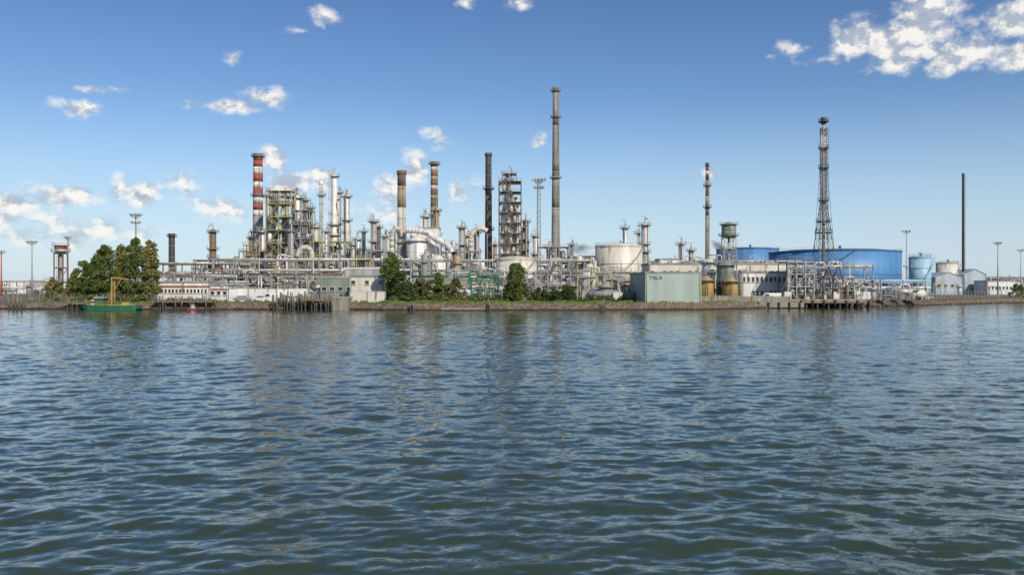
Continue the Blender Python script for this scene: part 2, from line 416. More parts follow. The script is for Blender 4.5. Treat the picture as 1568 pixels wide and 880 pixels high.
sm_=ntex(bpy.data.materials.new('embankment_stone'),(0.07,0.05,0.035),(0.26,0.20,0.14),1.3,.35,.65,.3,(0.15,0.11,0.075))
wetm=ntex(bpy.data.materials.new('wet_algae_stone'),(0.015,0.015,0.01),(0.06,0.05,0.035),1.5,.35,.65,.2)
grm=ntex(bpy.data.materials.new('bank_grass'),(0.06,0.10,0.025),(0.16,0.19,0.055),.6,.35,.65,.1)
asp=ntex(bpy.data.materials.new('asphalt'),(0.04,0.04,0.04),(0.07,0.068,0.065),.5)
sheet('ground',[lambda x:(x,shore(x)+4.2,G),lambda x:(x,shore(x)+30,G),lambda x:(x,shore(x)+400,G),lambda x:(x*3,9000,G)],gm)
sheet('stone_embankment',[lambda x:(x,shore(x)+jit(x)*.3-1.2,-.8),lambda x:(x,shore(x)+jit(x)*.5,.45+.1*math.sin(x*3)),
      lambda x:(x,shore(x)+1.0+jit(x+5)*.3,1.15+.08*math.sin(x*4.3)),lambda x:(x,shore(x)+1.3,1.45),lambda x:(x,shore(x)+2.0,1.47),lambda x:(x,shore(x)+4.3,G+.004)],sm_)
sheet('waterline_footing',[lambda x:(x,shore(x)-.9+jit(x)*.3,-.5),lambda x:(x,shore(x)-.55+jit(x*1.3)*.4,.32+.06*math.sin(x*2.1)),lambda x:(x,shore(x)+.5,.34)],wetm)
sheet('service_road',[lambda x:(x,shore(x)+9,G+.006),lambda x:(x,shore(x)+15,G+.006)],asp)
# ---- water
ys=np.array([-3000,-600,-150,-50,-20,-5,2]+list(8+np.cumsum(np.geomspace(.045,.8,740)))); 
ys=ys[ys<212]; ys=np.concatenate([ys,[220,240,280,350,500,1000,9000]])
tin=np.linspace(-1,1,620); tt=np.concatenate([[-80,-30,-10,-4,-2,-1.4,-1.15],tin,[1.15,1.4,2,4,10,30,80]])
ny,nx=len(ys),len(tt)
half=np.clip(12+ys*.64,12,170)
Yg=np.repeat(ys[:,None],nx,1); Xg=half[:,None]*tt[None,:]
spx=np.gradient(Xg,axis=1); spy=np.gradient(Yg,axis=0); sp=np.maximum(np.abs(spx)*.6,np.abs(spy))
rs=np.random.RandomState(5); Zg=np.zeros_like(Xg)
for i in range(120):
    lam=.38*(3.4/.38)**(rs.rand()); th=rs.normal(math.pi/2+.12,.72); k=2*math.pi/lam
    amp=.0033*lam**.8*(.5+rs.rand()); ph=rs.rand()*6.28
    att=np.clip((lam/sp-2.6)/2.5,0,1)
    mod=.5+.5*np.sin(Xg*rs.uniform(-.5,.5)+Yg*rs.uniform(-.4,.4)+rs.rand()*6.28)
    a=k*(np.cos(th)*Xg+np.sin(th)*Yg)+ph
    Zg+=amp*att*mod*(np.sin(a)+.22*np.sin(2*a+.5))
V=np.stack([Xg,Yg,Zg],-1).reshape(-1,3)
idx=np.arange(ny*nx).reshape(ny,nx)
Fq=np.stack([idx[:-1,:-1],idx[:-1,1:],idx[1:,1:],idx[1:,:-1]],-1).reshape(-1,4)
def np_mesh(name,V,Fq,m,smooth=True):
    me=bpy.data.meshes.new(name); me.vertices.add(len(V)); me.vertices.foreach_set('co',V.astype(np.float32).ravel())
    me.loops.add(Fq.size); me.loops.foreach_set('vertex_index',Fq.ravel().astype(np.int32))
    me.polygons.add(len(Fq)); me.polygons.foreach_set('loop_start',np.arange(0,Fq.size,4,dtype=np.int32)); 
    me.polygons.foreach_set('use_smooth',[smooth]*len(Fq)); me.materials.append(m); me.update(calc_edges=True); me.validate()
    o=bpy.data.objects.new(name,me); sc.collection.objects.link(o); return o
wm=bpy.data.materials.new('canal_water'); wm.use_nodes=True; N=wm.node_tree.nodes; L=wm.node_tree.links; b=N['Principled BSDF']
b.inputs['Base Color'].default_value=(0.040,0.060,0.030,1); b.inputs['Roughness'].default_value=.06; b.inputs['IOR'].default_value=1.333
tc=N.new('ShaderNodeTexCoord'); geo_=N.new('ShaderNodeNewGeometry')
wn=N.new('ShaderNodeTexNoise'); wn.inputs['Scale'].default_value=.045; wn.inputs['Detail'].default_value=2; L.new(tc.outputs['Object'],wn.inputs['Vector'])
wr=N.new('ShaderNodeMapRange'); wr.inputs['From Min'].default_value=.35; wr.inputs['From Max'].default_value=.65; wr.inputs['To Min'].default_value=.6; wr.inputs['To Max'].default_value=1.35; L.new(wn.outputs['Fac'],wr.inputs['Value'])
tot=None
for scl,(ax,ay,az),amp in (((.7,1.5,1),(0,0,0),.09),((2.2,4.2,1),(3,7,0),.14),((6,10,1),(5,1,0),.08)):
    mp=N.new('ShaderNodeMapping'); mp.inputs['Scale'].default_value=scl; mp.inputs['Location'].default_value=(ax,ay,az); mp.inputs['Rotation'].default_value=(0,0,.1)
    L.new(tc.outputs['Object'],mp.inputs['Vector'])
    n=N.new('ShaderNodeTexNoise'); n.inputs['Scale'].default_value=1; n.inputs['Detail'].default_value=2; n.inputs['Roughness'].default_value=.5; L.new(mp.outputs[0],n.inputs['Vector'])
    sb=N.new('ShaderNodeVectorMath'); sb.operation='SUBTRACT'; sb.inputs[1].default_value=(.5,.5,.5); L.new(n.outputs['Color'],sb.inputs[0])
    ml=N.new('ShaderNodeVectorMath'); ml.operation='MULTIPLY'; ml.inputs[1].default_value=(amp*.45*2,amp*2,0); L.new(sb.outputs[0],ml.inputs[0])
    if tot is None: tot=ml.outputs[0]
    else:
        ad=N.new('ShaderNodeVectorMath'); ad.operation='ADD'; L.new(tot,ad.inputs[0]); L.new(ml.outputs[0],ad.inputs[1]); tot=ad.outputs[0]
sc_=N.new('ShaderNodeVectorMath'); sc_.operation='SCALE'; L.new(tot,sc_.inputs[0]); L.new(wr.outputs[0],sc_.inputs['Scale'])
ad=N.new('ShaderNodeVectorMath'); ad.operation='ADD'; L.new(geo_.outputs['Normal'],ad.inputs[0]); L.new(sc_.outputs[0],ad.inputs[1])
nn=N.new('ShaderNodeVectorMath'); nn.operation='NORMALIZE'; L.new(ad.outputs[0],nn.inputs[0]); L.new(nn.outputs[0],b.inputs['Normal'])
np_mesh('water',V,Fq,wm)
# ---------------------------------------------------------------- foliage
def leafmat(name,c0,c1,c2):
    m=bpy.data.materials.new(name); m.use_nodes=True; N=m.node_tree.nodes; L=m.node_tree.links; b=N['Principled BSDF']
    ge=N.new('ShaderNodeNewGeometry'); tc=N.new('ShaderNodeTexCoord'); n=N.new('ShaderNodeTexNoise'); n.inputs['Scale'].default_value=.5; n.inputs['Detail'].default_value=2
    L.new(tc.outputs['Object'],n.inputs['Vector'])
    a=N.new('ShaderNodeMath'); a.operation='MULTIPLY_ADD'; a.inputs[1].default_value=.45; L.new(ge.outputs['Random Per Island'],a.inputs[0])
    s2=N.new('ShaderNodeMath'); s2.operation='SUBTRACT'; s2.inputs[1].default_value=.2; L.new(n.outputs['Fac'],s2.inputs[0]); L.new(s2.outputs[0],a.inputs[2])
    r=N.new('ShaderNodeValToRGB'); r.color_ramp.elements[0].color=(*c0,1); r.color_ramp.elements[0].position=.2; r.color_ramp.elements[1].color=(*c2,1); r.color_ramp.elements[1].position=.85
    e=r.color_ramp.elements.new(.5); e.color=(*c1,1); L.new(a.outputs[0],r.inputs['Fac']); L.new(r.outputs[0],b.inputs['Base Color']); b.inputs['Roughness'].default_value=.6
    tr=N.new('ShaderNodeBsdfTranslucent'); L.new(r.outputs[0],tr.inputs['Color']); mx=N.new('ShaderNodeMixShader'); mx.inputs[0].default_value=.45
    L.new(b.outputs[0],mx.inputs[1]); L.new(tr.outputs[0],mx.inputs[2]); L.new(mx.outputs[0],N['Material Output'].inputs['Surface']); return m
LM={'g':leafmat('leaves_green',(0.07,0.11,0.025),(0.15,0.20,0.045),(0.27,0.31,0.08)),
    'd':leafmat('leaves_dark_green',(0.04,0.07,0.02),(0.09,0.13,0.035),(0.17,0.21,0.055)),
    'y':leafmat('leaves_yellow_green',(0.14,0.15,0.04),(0.28,0.27,0.075),(0.40,0.36,0.12)),
    'b':leafmat('leaves_brownish',(0.11,0.095,0.035),(0.20,0.17,0.06),(0.25,0.24,0.09))}
def leaves(C,R,per,size,rs):
    n=len(C)*per; c=np.repeat(C,per,0); r=np.repeat(R,per)
    d=rs.normal(size=(n,3)); d/=np.linalg.norm(d,axis=1)[:,None]
    q=c+d*(r*(.35+.75*rs.rand(n)**.7))[:,None]*np.array([1,1,.85])
    u=rs.normal(size=(n,3)); u/=np.linalg.norm(u,axis=1)[:,None]
    nrm=d*1.0+rs.normal(size=(n,3))*.7+np.array([0,0,.3]); w=np.cross(u,nrm); w/=np.linalg.norm(w,axis=1)[:,None]
    u=np.cross(nrm,w); u/=np.linalg.norm(u,axis=1)[:,None]
    s=(size*(.6+.8*rs.rand(n)))[:,None]
    V=np.stack([q-u*s,q+w*s*.7,q+u*s,q-w*s*.7],1).reshape(-1,3); return V,np.arange(len(V)).reshape(-1,4)
def tree(name,px,D,top,w,kind='g',low=.18,nc=60,per=80,size=.22,seed=0,shape='round'):
    rs=np.random.RandomState(int(px)+seed); H=Zt(top,D)-G; R=w*D/F/2
    O=Obj(name,X(px,D),D); T=O.p('trunk','bark')
    pts=[Vector((0,0,-.2))]
    for i in range(1,7): pts.append(Vector((rs.normal()*.12*i*.5,rs.normal()*.12*i*.5,H*.85*i/6)))
    r0=max(.14,H*.022)
    for i in range(6): T.tube(pts[i],pts[i+1],r0*(1-i/6.5),r0*(1-(i+1)/6.5),8)
    C=[];RR=[]
    while len(C)<nc:
        t=rs.rand(); a=rs.rand()*6.28; z=H*(low+(1-low)*t)
        if shape=='round': pr=math.sin(math.pi*min(.98,(t*.86+.12)))**.6
        elif shape=='poplar': pr=(1-t**4)**.5*min(1,.65+t*1.4)
        else: pr=(1-t**2)**.5
        lump=.88+.18*math.sin(a*2+t*7+seed)+.1*math.sin(a*5+seed+t*13)
        cr=rs.uniform(.13,.26)*min(R*1.2,H*.35)*(1 if t<.85 else .7)+.2
        rr=max(0,R*pr*lump-cr*.4)*math.sqrt(rs.rand()*.9+.1)
        C.append((rr*math.cos(a),rr*math.sin(a),z-cr*.7)); RR.append(cr)
    C=np.array(C);RR=np.array(RR)
    for i in range(0,nc,3):
        z=max(H*low*.6,C[i][2]*.72); k=min(5,int(z/(H*.85)*6)); a=pts[k].lerp(pts[k+1],(z/(H*.85)*6)-k) if z<H*.85 else pts[-1]
        mid=a.lerp(Vector(C[i]),.5)+Vector((0,0,.25)); rr=r0*.32
        T.tube(a,mid,rr,rr*.6,5); T.tube(mid,tuple(C[i]),rr*.6,rr*.2,5)
    e=O.done(); V_,F_=leaves(C,RR,per,size,rs); o=np_mesh('crown',V_,F_,LM[kind],False); o.parent=e
    return e
def mass(name,px0,px1,D,top,kind,wy=3,nc=80,per=50,size=.22,seed=1,rad=.9,base=G):
    rs=np.random.RandomState(seed+int(abs(px0))); x0,x1=X(px0,D),X(px1,D); H=Zt(top,D)-base
    u=rs.rand(nc); x=x0+(x1-x0)*u; hp=H*(.6+.4*np.abs(np.sin(u*9+seed)*np.cos(u*23+seed*2)))
    edge=np.clip(np.minimum(u,1-u)*8,.3,1); z=base+hp*edge*rs.rand(nc)**.6-rad*.4; C=np.stack([x,D+rs.uniform(-wy/2,wy/2,nc),z],1)
    V_,F_=leaves(C,rs.uniform(.5,1,nc)*rad,per,size,rs); return np_mesh(name,V_,F_,LM[kind],False)
tree('broadleaf_tree',128,224,399,42,'g',.05,80,75,seed=1)
tree('broadleaf_tree',113,228,414,30,'y',.05,50,70,seed=5)
tree('poplar_tree',160,218,375,46,'g',.05,130,75,seed=2,shape='poplar')
tree('poplar_tree',186,225,374,38,'y',.05,110,75,seed=3,shape='poplar')
tree('poplar_tree',208,218,363,42,'g',.08,120,75,seed=4,shape='poplar')
tree('poplar_tree',230,217,366,32,'y',.07,110,75,seed=6,shape='poplar')
tree('poplar_tree',146,226,392,30,'d',.05,80,70,seed=16,shape='poplar')
tree('willow_bush',82,226,424,38,'y',.0,50,80,seed=7,shape='dome')
tree('broadleaf_tree',600,214,386,38,'g',.08,100,70,seed=8)
tree('broadleaf_tree',613,209,410,34,'d',.05,60,80,seed=18)
tree('shrub',645,207,426,44,'b',.0,60,80,seed=9,shape='dome')
tree('shrub',672,206,417,46,'g',.0,70,80,seed=10,shape='dome')
tree('shrub',698,207,425,38,'b',.0,60,80,seed=11,shape='dome')
tree('shrub',628,206,432,30,'d',.0,40,80,seed=12,shape='dome')
tree('broadleaf_tree',790,208,402,46,'g',.15,80,70,seed=13)
mass('hedge',812,886,207,434,'d',3,110,80,.2,1)
mass('hedge',888,965,212,452,'g',3,60,60,.2,3,.6)
mass('hedge',250,330,214,455,'b',3,50,50,.2,3,.5)
mass('hedge',700,800,208,450,'g',3,90,60,.2,4,.8)
mass('hedge',590,700,205,448,'g',3,110,60,.2,5,.9)
mass('hedge',100,240,213,450,'g',3,100,60,.2,6,.9)
tree('shrub',1558,300,432,28,'g',.0,40,60,seed=14,shape='dome')
rs=np.random.RandomState(9); n=12000; px=np.where(rs.rand(n)<.8,rs.uniform(585,965,n),rs.uniform(0,1560,n))
gx=(px-784)/F*200; gy=np.array([shore(a) for a in gx])+1.6+rs.rand(n)*6; gh=(.1+.4*rs.rand(n)**2)*(.6+.8*np.abs(np.sin(gx*.4)))
w=.12+.15*rs.rand(n); dx=rs.normal(size=n)*.1
Vg=np.stack([np.stack([gx-w,gy,np.full(n,G-.05)],1),np.stack([gx+w,gy,np.full(n,G-.05)],1),np.stack([gx+w*.4+dx,gy+.05,G+gh],1),np.stack([gx-w*.4+dx,gy+.05,G+gh],1)],1).reshape(-1,3)
np_mesh('bank_weeds',Vg,np.arange(len(Vg)).reshape(-1,4),LM['g'],False)
def patch(name,px0,px1,off0,off1,m,z=.012):
    vs=[];fs=[];n=80
    for i in range(n+1):
        x=X(px0+(px1-px0)*i/n,205); e=min(1,min(i,n-i)/6)
        vs+= [(x,shore(x)+off0+(1-e)*1+.3*math.sin(x),G+z),(x,shore(x)+off1-(1-e)*2,G+z)]
    for i in range(n): fs.append((2*i,2*i+2,2*i+3,2*i+1))
    me=bpy.data.meshes.new(name); me.from_pydata(vs,[],fs); me.materials.append(m); o=bpy.data.objects.new(name,me); sc.collection.objects.link(o)
patch('grass_bank',588,965,2.4,8.6,grm)
mass('distant_treeline',-900,-40,900,431,'d',40,700,26,1.6,1,5,G)
mass('distant_treeline',-60,300,1000,434,'d',40,420,26,1.6,2,5,G)
mass('distant_treeline',1180,2500,900,430,'d',40,900,26,1.6,3,5,G)
mass('distant_treeline',300,1200,1100,430,'d',30,600,20,2,4,5,G)
# ---------------------------------------------------------------- tall chimneys
stripe=list(zip([236,246,256,267,278,289,300,311],['brick','red','white','red','white','red','white','red']))+[(322,'white'),(332,'grey')]
chimney('striped_chimney',395,400,236,14,17,stripe,plats=(240,300,355),rim='brown')
chimney('tan_chimney',615,330,262,12.5,14,[(262,'brown'),(285,'tan'),(318,'cream')],plats=(372,),rim='brown')
chimney('striped_chimney',665,400,248,11,12,[(248,'brown'),(256,'cream'),(263,'brick'),(270,'tan'),(277,'brick'),(284,'cream'),(291,'brown'),(299,'tan'),(306,'brown'),(317,'tan')],plats=(252,330,352),rim='brown')
chimney('dark_chimney',748,380,235,9.5,12,[(235,'dark'),(300,'brown'),(352,'dark')],plats=(290,352),rim='dark')
chimney('tall_concrete_chimney',851,420,135,8.5,15,[(135,'conc'),(182,'brown'),(192,'oconc'),(262,'brown'),(270,'oconc'),(318,'conc')],plats=(140,273,180),rim='brown')
chimney('slim_chimney',1083,400,250,5,7,[(250,'dark'),(256,'red'),(262,'white'),(268,'dark'),(276,'tan'),(288,'brown'),(300,'tan'),(318,'brown'),(330,'tan')],plats=(285,318),rim='dark')
chimney('slim_dark_chimney',1475,430,266,3.6,4.4,[(266,'dark')],plats=(),rim='dark',stubs=False)
chimney('short_dark_chimney',263,430,358,9,10,[(358,'dark')],plats=(362,),rim='dark')
chimney('slim_white_stack',492,390,278,5.5,6.5,[(278,'white')],plats=(300,),rim='white')
# ---------------------------------------------------------------- columns
for (px,D,top,w,m,pl,kw) in [
 (326,380,350,10,'brown',5,{}),(412,410,296,10,'silver',4,{}),(422,395,300,13,'silver',6,dict(neck=.7)),(437,405,296,11,'olive',6,{}),
 (455,390,296,15,'silver',4,{}),(468,400,303,8,'grey',5,{}),(475,380,315,7,'olive',4,{}),(512,385,266,12,'white',7,dict(neck=.6)),(519,400,292,7,'white',4,{}),
 (531,380,297,9,'silver',6,{}),(484,370,345,7,'cream',3,{}),(548,370,362,10,'silver',3,{}),(557,385,352,6,'silver',3,{}),(572,375,335,9,'grey',5,{}),(580,390,345,6,'brown',3,{}),
 (590,370,358,9,'cream',3,{}),(652,375,328,9,'cream',4,{}),(668,385,318,9,'tan',5,{}),(707,370,345,8,'grey',5,{}),(716,385,358,7,'silver',4,{}),(730,375,352,8,'grey',4,{}),
 (641,390,352,8,'grey',3,{}),(805,375,335,9,'brown',5,{}),(820,390,358,8,'silver',4,{}),(957,330,346,7,'silver',4,{}),(987,335,340,10,'silver',5,{}),(978,345,355,5,'grey',3,{}),
 (1043,360,370,8,'silver',3,{}),(1058,370,380,7,'grey',3,{}),(876,390,372,6,'grey',3,{}),(840,370,375,7,'silver',3,{}),(385,400,360,8,'brown',4,{}),(402,370,352,7,'silver',4,{}),
 (445,360,350,9,'grey',3,{}),(500,360,352,6,'silver',3,{}),(540,360,372,6,'white',3,{}),(602,385,352,8,'grey',3,{}),(697,360,378,8,'silver',2,{}),(758,360,372,6,'tan',3,{})]:
    column('distillation_column',px,D,top,w,m,plats=pl,seed=int(D),**kw)
# ---------------------------------------------------------------- steel structures
def structure(name,px0,px1,D,dep,top,floors,nx,m='steel',fill=True,seed=0,fm=None,w=.35):
    r_=random.Random(seed+int(px0)); x0,x1=X(px0,D),X(px1,D); cx=(x0+x1)/2; L=(x1-x0)/2; H=Zt(top,D)-G
    O=Obj(name,cx,D+dep/2); zs=frame(O,-L,L,-dep/2,dep/2,0,H,floors,nx,2,w,m,True,fm,True,seed=seed)
    fh=H/floors
    for k in range(floors):
        z=fh*k
        if fill:
            for i in range(nx*2):
                t=r_.random(); mm=r_.choice(['silver','grey','silver','cream','brown','white','dark','silver']); x=r_.uniform(-L*.85,L*.85); y=r_.uniform(-dep*.4,dep*.3)
                if t<.3: drum(O,x,y,z+1.6,min(4,L*.8),r_.uniform(.5,min(1.0,fh*.25)),mm,'x','drums_'+mm)
                elif t<.55: O.p('vessels_'+mm,mm).lathe(x,y,[(.3,z+.3),(.9,z+.8),(.9,z+fh*.7),(.3,z+fh*.82)],12)
                elif t<.8: O.p('pipes_'+mm,mm).path([(x,y,z),(x,y,z+fh*.6),(x+r_.uniform(-2,2),y,z+fh*.6),(x+r_.uniform(-2,2),y-.5,z+fh)],r_.uniform(.12,.3),7)
                else: O.p('equipment_'+mm,mm).box(x,y,z+.3,r_.uniform(1,2.4),1.5,r_.uniform(.8,fh*.6))
        if k%2==0: stairs(O,-L*.8,L*.2,-dep/2-.9,z,z+fh,m)
        else: stairs(O,L*.2,-L*.8,-dep/2-.9,z,z+fh,m)
    return O.done()
structure('distillation_structure',407,446,380,12,292,8,2,'ysteel',seed=2)
structure('distillation_structure',446,474,372,10,322,6,2,'steel',seed=3)
structure('preheater_structure',366,405,360,12,385,3,3,'rust',seed=4)
structure('reactor_structure',476,528,360,12,370,3,3,'ysteel',seed=5)
structure('heater_structure',560,606,350,12,385,3,3,'grey',seed=6)
structure('compressor_structure',686,734,350,12,385,3,3,'grey',seed=7)
structure('reactor_structure',532,560,365,10,382,3,2,'steel',seed=8)
structure('exchanger_structure',300,364,370,12,404,2,5,'brown',seed=9)
structure('exchanger_structure',824,872,360,12,378,3,3,'steel',seed=10)
structure('exchanger_structure',655,690,345,10,372,4,2,'steel',seed=11)
structure('exchanger_structure',872,915,350,12,392,2,4,'steel',seed=12)
# catalytic cracker
D=370; s=D/F; O=Obj('catalytic_cracking_tower',X(781,D),D+5); H=Zt(278,D)-G
zs=frame(O,-17*s,17*s,-6,6,0,H,11,2,2,.36,'brown',True,'rust',True,seed=5)
for k in range(11):
    a,b_=(-15*s,5*s) if k%2 else (5*s,-15*s); stairs(O,a,b_,-7.2,H*k/11,H*(k+1)/11,'steel')
    O.p('equipment','silver').lathe((-9+18*((k*37)%10)/10)*s,-3.5,[(.5,H*k/11+.4),(.9,H*k/11+.8),(.9,H*k/11+3),(.4,H*k/11+3.6)],10)
R_=O.p('regenerator','silver'); R_.lathe(-4*s,0,[(2.2,10),(3.0,14),(3.0,34),(2.2,37),(1.2,44),(1.2,H+2),(.4,H+3.2)],18)
R_=O.p('reactor','cream'); R_.lathe(9*s,0,[(.8,6),(1.9,9),(1.9,24),(1.4,26),(1.4,H-8),(.6,H-6)],16)
R_=O.p('riser','silver'); R_.path([(12*s,-4,4),(12*s,-4,H-14),(2*s,-3,H-5),(-3*s,-3,H-2)],.5,8)
O.p('riser','silver').path([(-13*s,-3,8),(-13*s,-3,H-22),(-6*s,-3,H-18)],.6,8)
frame(O,-12*s,10*s,-4,4,H,H+3.5,1,2,1,.3,'steel',True,'steel',True,seed=8)
for k in range(2): ring_platform(O,-4*s,0,H+1+k*2.6,1.3,2.8-.25*k,m='steel')
O.p('davit','brick').path([(2*s,0,H),(2*s,0,H+6),(-2*s,0,H+7)],.16,5)
frame(O,17*s,25*s,-4,4,0,H*.6,6,1,1,.3,'grey',True,'brown',True,seed=6)
O.p('cyclones','grey').lathe(21*s,0,[(.3,H*.3),(1.2,H*.38),(1.2,H*.55),(.4,H*.6)],12)
O.done()
def duct(name,pts,D,r,m,y=0):
    O=Obj(name,X(pts[0][0],D),D); P=O.p('duct',m)
    q=[((px-pts[0][0])*D/F,y,Zt(py,D)-G) for px,py in pts]
    qq=[]
    for i in range(len(q)-1):
        p0=Vector(q[max(0,i-1)]);p1=Vector(q[i]);p2=Vector(q[i+1]);p3=Vector(q[min(len(q)-1,i+2)])
        for k in range(4):
            t=k/4; qq.append(.5*((2*p1)+(p2-p0)*t+(2*p0-5*p1+4*p2-p3)*t*t+(3*p1-p0-3*p2+p3)*t**3))
    qq.append(Vector(q[-1]))
    for i,(a,b_) in enumerate(zip(qq,qq[1:])):
        d=(b_-a).normalized(); P.tube(a-d*r*.08,b_+d*r*.08,r,None,14)
        if i%6==0: O.p('flanges','steel').tube(a-d*.1,a+d*.1,r*1.08,None,14)
    for k in (0,len(q)//2,len(q)-1): O.p('supports','steel').beam((q[k][0],y+.2,0),(q[k][0],y+.2,max(.5,q[k][2]-r)),.35)
    O.done()
arc=lambda x0,x1,yb,yt,n=10:[(x0+(x1-x0)*(.5-.5*math.cos(math.pi*i/n)),yb-(yb-yt)*math.sin(math.pi*i/n)) for i in range(n+1)]
duct('curved_flue_duct',[(600,395)]+arc(600,616,362,350,5),328,.9,'cream')
duct('curved_flue_duct',[(721,392),(721,365),(724,357),(730,351),(738,350),(746,354)],372,1.1,'cream')
duct('inclined_flue_duct',[(622,352),(640,353),(655,357),(668,366),(684,374),(692,386)],326,1.15,'white')
duct('curved_flue_duct',[(455,392),(460,382),(468,379),(476,383),(478,398)],350,1.0,'cream')
def vessel(name,px,D,w,top,base,m,domed=True,legs=False,seed=0,cone=False):
    s=D/F; R=w*s/2; O=Obj(name,X(px,D),D+R); H=Zt(top,D)-G; z0=0
    S=O.p('shell',m); pr=[(R,z0),(R,H-R*.55)]
    pr+=[(R*math.cos(t),H-R*.55+R*.55*math.sin(t)) for t in (.35,.7,1.05,1.35,1.52)] if not cone else [(R*.35,H-.1),(R*.3,H)]
    S.lathe(0,0,pr,24)
    for k in range(1,5):
        z=z0+(H-R*.55-z0)*k/5; S.lathe(0,0,[(R+.05,z),(R+.05,z+.12)],24)
    ladder(O,0,-R-.3,0,H-R*.5); ring_platform(O,0,0,H-R*.6,R,R+.9)
    O.p('base','conc').lathe(0,0,[(R+.5,-.05),(R+.5,.3),(R,.32)],20)
    O.p('pipe','steel').path([(0,0,H-.1),(0,0,H+1),(R+.5,-R*.3,H+1),(R+.5,-R*.3,.5)],.15,6)
    return O.done()
vessel('white_process_heater',637,322,31,360,412,'white',seed=1,cone=True)
vessel('white_process_heater',669,318,26,390,415,'white',cone=True)
vessel('cream_separator_vessel',651,318,12,388,415,'cream')
building('white_heater_box',628,672,330,8,350,'white',rows=1,vents=True,seams=2.5)
tank('cream_storage_tank',790,300,62,397,'cream','cream',.16,rings=2)
vessel('small_white_tank',902,240,24,416,440,'white')
vessel('white_silo',1087,232,20,396,425,'white')
vessel('ochre_silo',1083,222,26,422,457,'ochre',cone=True)
vessel('grey_green_silo',1114,226,27,398,440,'ggreen')
vessel('ochre_silo',1121,220,24,424,457,'ochre',cone=True)
tank('white_storage_tank',952,300,74,376,'cream','white',.12,rings=3)
tank('blue_storage_tank',1157,385,96,380,'blue','dblue',.05,rings=2)
tank('blue_storage_tank',1314,315,206,383,'blue','dblue',.05,rings=2,n=80)
tank('light_blue_storage_tank',1416,300,32,394,'lblue','lblue',.1,rings=4)
tank('grey_storage_tank',1458,430,32,403,'cream','grey',.1)
tank('white_storage_tank',720,420,70,400,'white','grey',.1)
tank('storage_tank',1560,520,60,428,'bluegrey','grey',.1)
def elev(name,px,D,w,top,tb,m,legm='steel'):
    s=D/F; R=w*s/2; O=Obj(name,X(px,D),D); H=Zt(top,D)-G; zb=Zt(tb,D)-G
    O.p('tank',m).lathe(0,0,[(R*.3,zb-1),(R,zb),(R,H-R*.3),(R*.15,H)],20)
    frame(O,-R*.8,R*.8,-R*.8,R*.8,0,zb-.5,max(3,int(zb/5)),1,1,.35,legm,True,None,False)
    O.p('riser','grey').tube((0,0,0),(0,0,zb),.5,None,10)
    ring_platform(O,0,0,zb+.2,R,R+1.3); ring_platform(O,0,0,H-R*.4,R,R+.9); ladder(O,0,-R-.4,0,H-1)
    O.p('band','red' if legm=='brown' else 'steel').lathe(0,0,[(R+.04,zb+1),(R+.04,zb+2)],20)
    return O.done()
elev('water_tower',93,320,17,373,386,'white','brown')
elev('elevated_drum',1116,380,22,340,362,'ggreen','ysteel')
# flare tower
D=300; s=D/F; O=Obj('flare_derrick_tower',X(1261,D),D); H=Zt(180,D)-G
P=O.p('flare_stack','grey'); P.lathe(0,0,[(.6,0),(.5,H*.5),(.42,H-2)],14); O.p('flare_tip','dark').lathe(0,0,[(.5,H-2.4),(.9,H-2),(1.0,H-.3),(.8,H)],14)
zk=Zt(310,D)-G
def hw_(z): return .85 if z>zk else .85+(zk-z)/zk*3.4
lv=[]; z=0
while z<H-4: lv.append(z); z+=max(1.9,hw_(z)*1.5)
lv.append(H-3.5)
for i,(a,b_) in enumerate(zip(lv,lv[1:])):
    mm='dark' if a<Zt(250,D)-G else ('fred' if int((a-(Zt(250,D)-G))/4)%2==0 else 'cream')
    P=O.p('lattice_'+mm,mm); qa,qb=hw_(a),hw_(b_); ca=[(-qa,-qa),(qa,-qa),(qa,qa),(-qa,qa)]; cb=[(-qb,-qb),(qb,-qb),(qb,qb),(-qb,qb)]
    for k in range(4):
        j=(k+1)%4; P.beam((*ca[k],a),(*cb[k],b_),.16); P.beam((*ca[k],a),(*cb[j],b_),.08); P.beam((*ca[j],a),(*cb[k],b_),.08); P.beam((*ca[k],a),(*ca[j],a),.1)
for py in (187,228,258,308,340,357): z=Zt(py,D)-G; ring_platform(O,0,0,z,hw_(z)*.9,hw_(z)+.9,m='dark')
for sx_ in(-1,1): O.p('guy_wires','dark').tube((sx_*1.2,0,Zt(255,D)-G),(sx_*4.6,-1,0),.07,None,4)
ladder(O,1.0,-1.0,0,H-4,'dark'); O.p('gas_line','silver').tube((-1.2,0,0),(-.8,0,H-5),.14,None,6)
O.p('foundation','conc').box(0,0,-.1,11,11,.5)
O.done()
light_mast('floodlight_mast',208,236,326,2,4)
light_mast('floodlight_mast',49,270,368,1,4,w=.25)
light_mast('floodlight_mast',825,228,272,2,5,lattice=True)
light_mast('floodlight_mast',1388,330,352,1,3,w=.25)
light_mast('floodlight_mast',1528,360,370,1,4,w=.3)
light_mast('floodlight_mast',1563,360,381,1,2,w=.2)
light_mast('street_lamp',310,222,415,1,2,w=.12)
light_mast('street_lamp',1390,290,405,1,2,w=.12)
light_mast('red_beacon_mast',2,300,383,1,2,w=.3,m='red')
light_mast('red_beacon_mast',104,300,361,1,2,w=.3,m='fred')
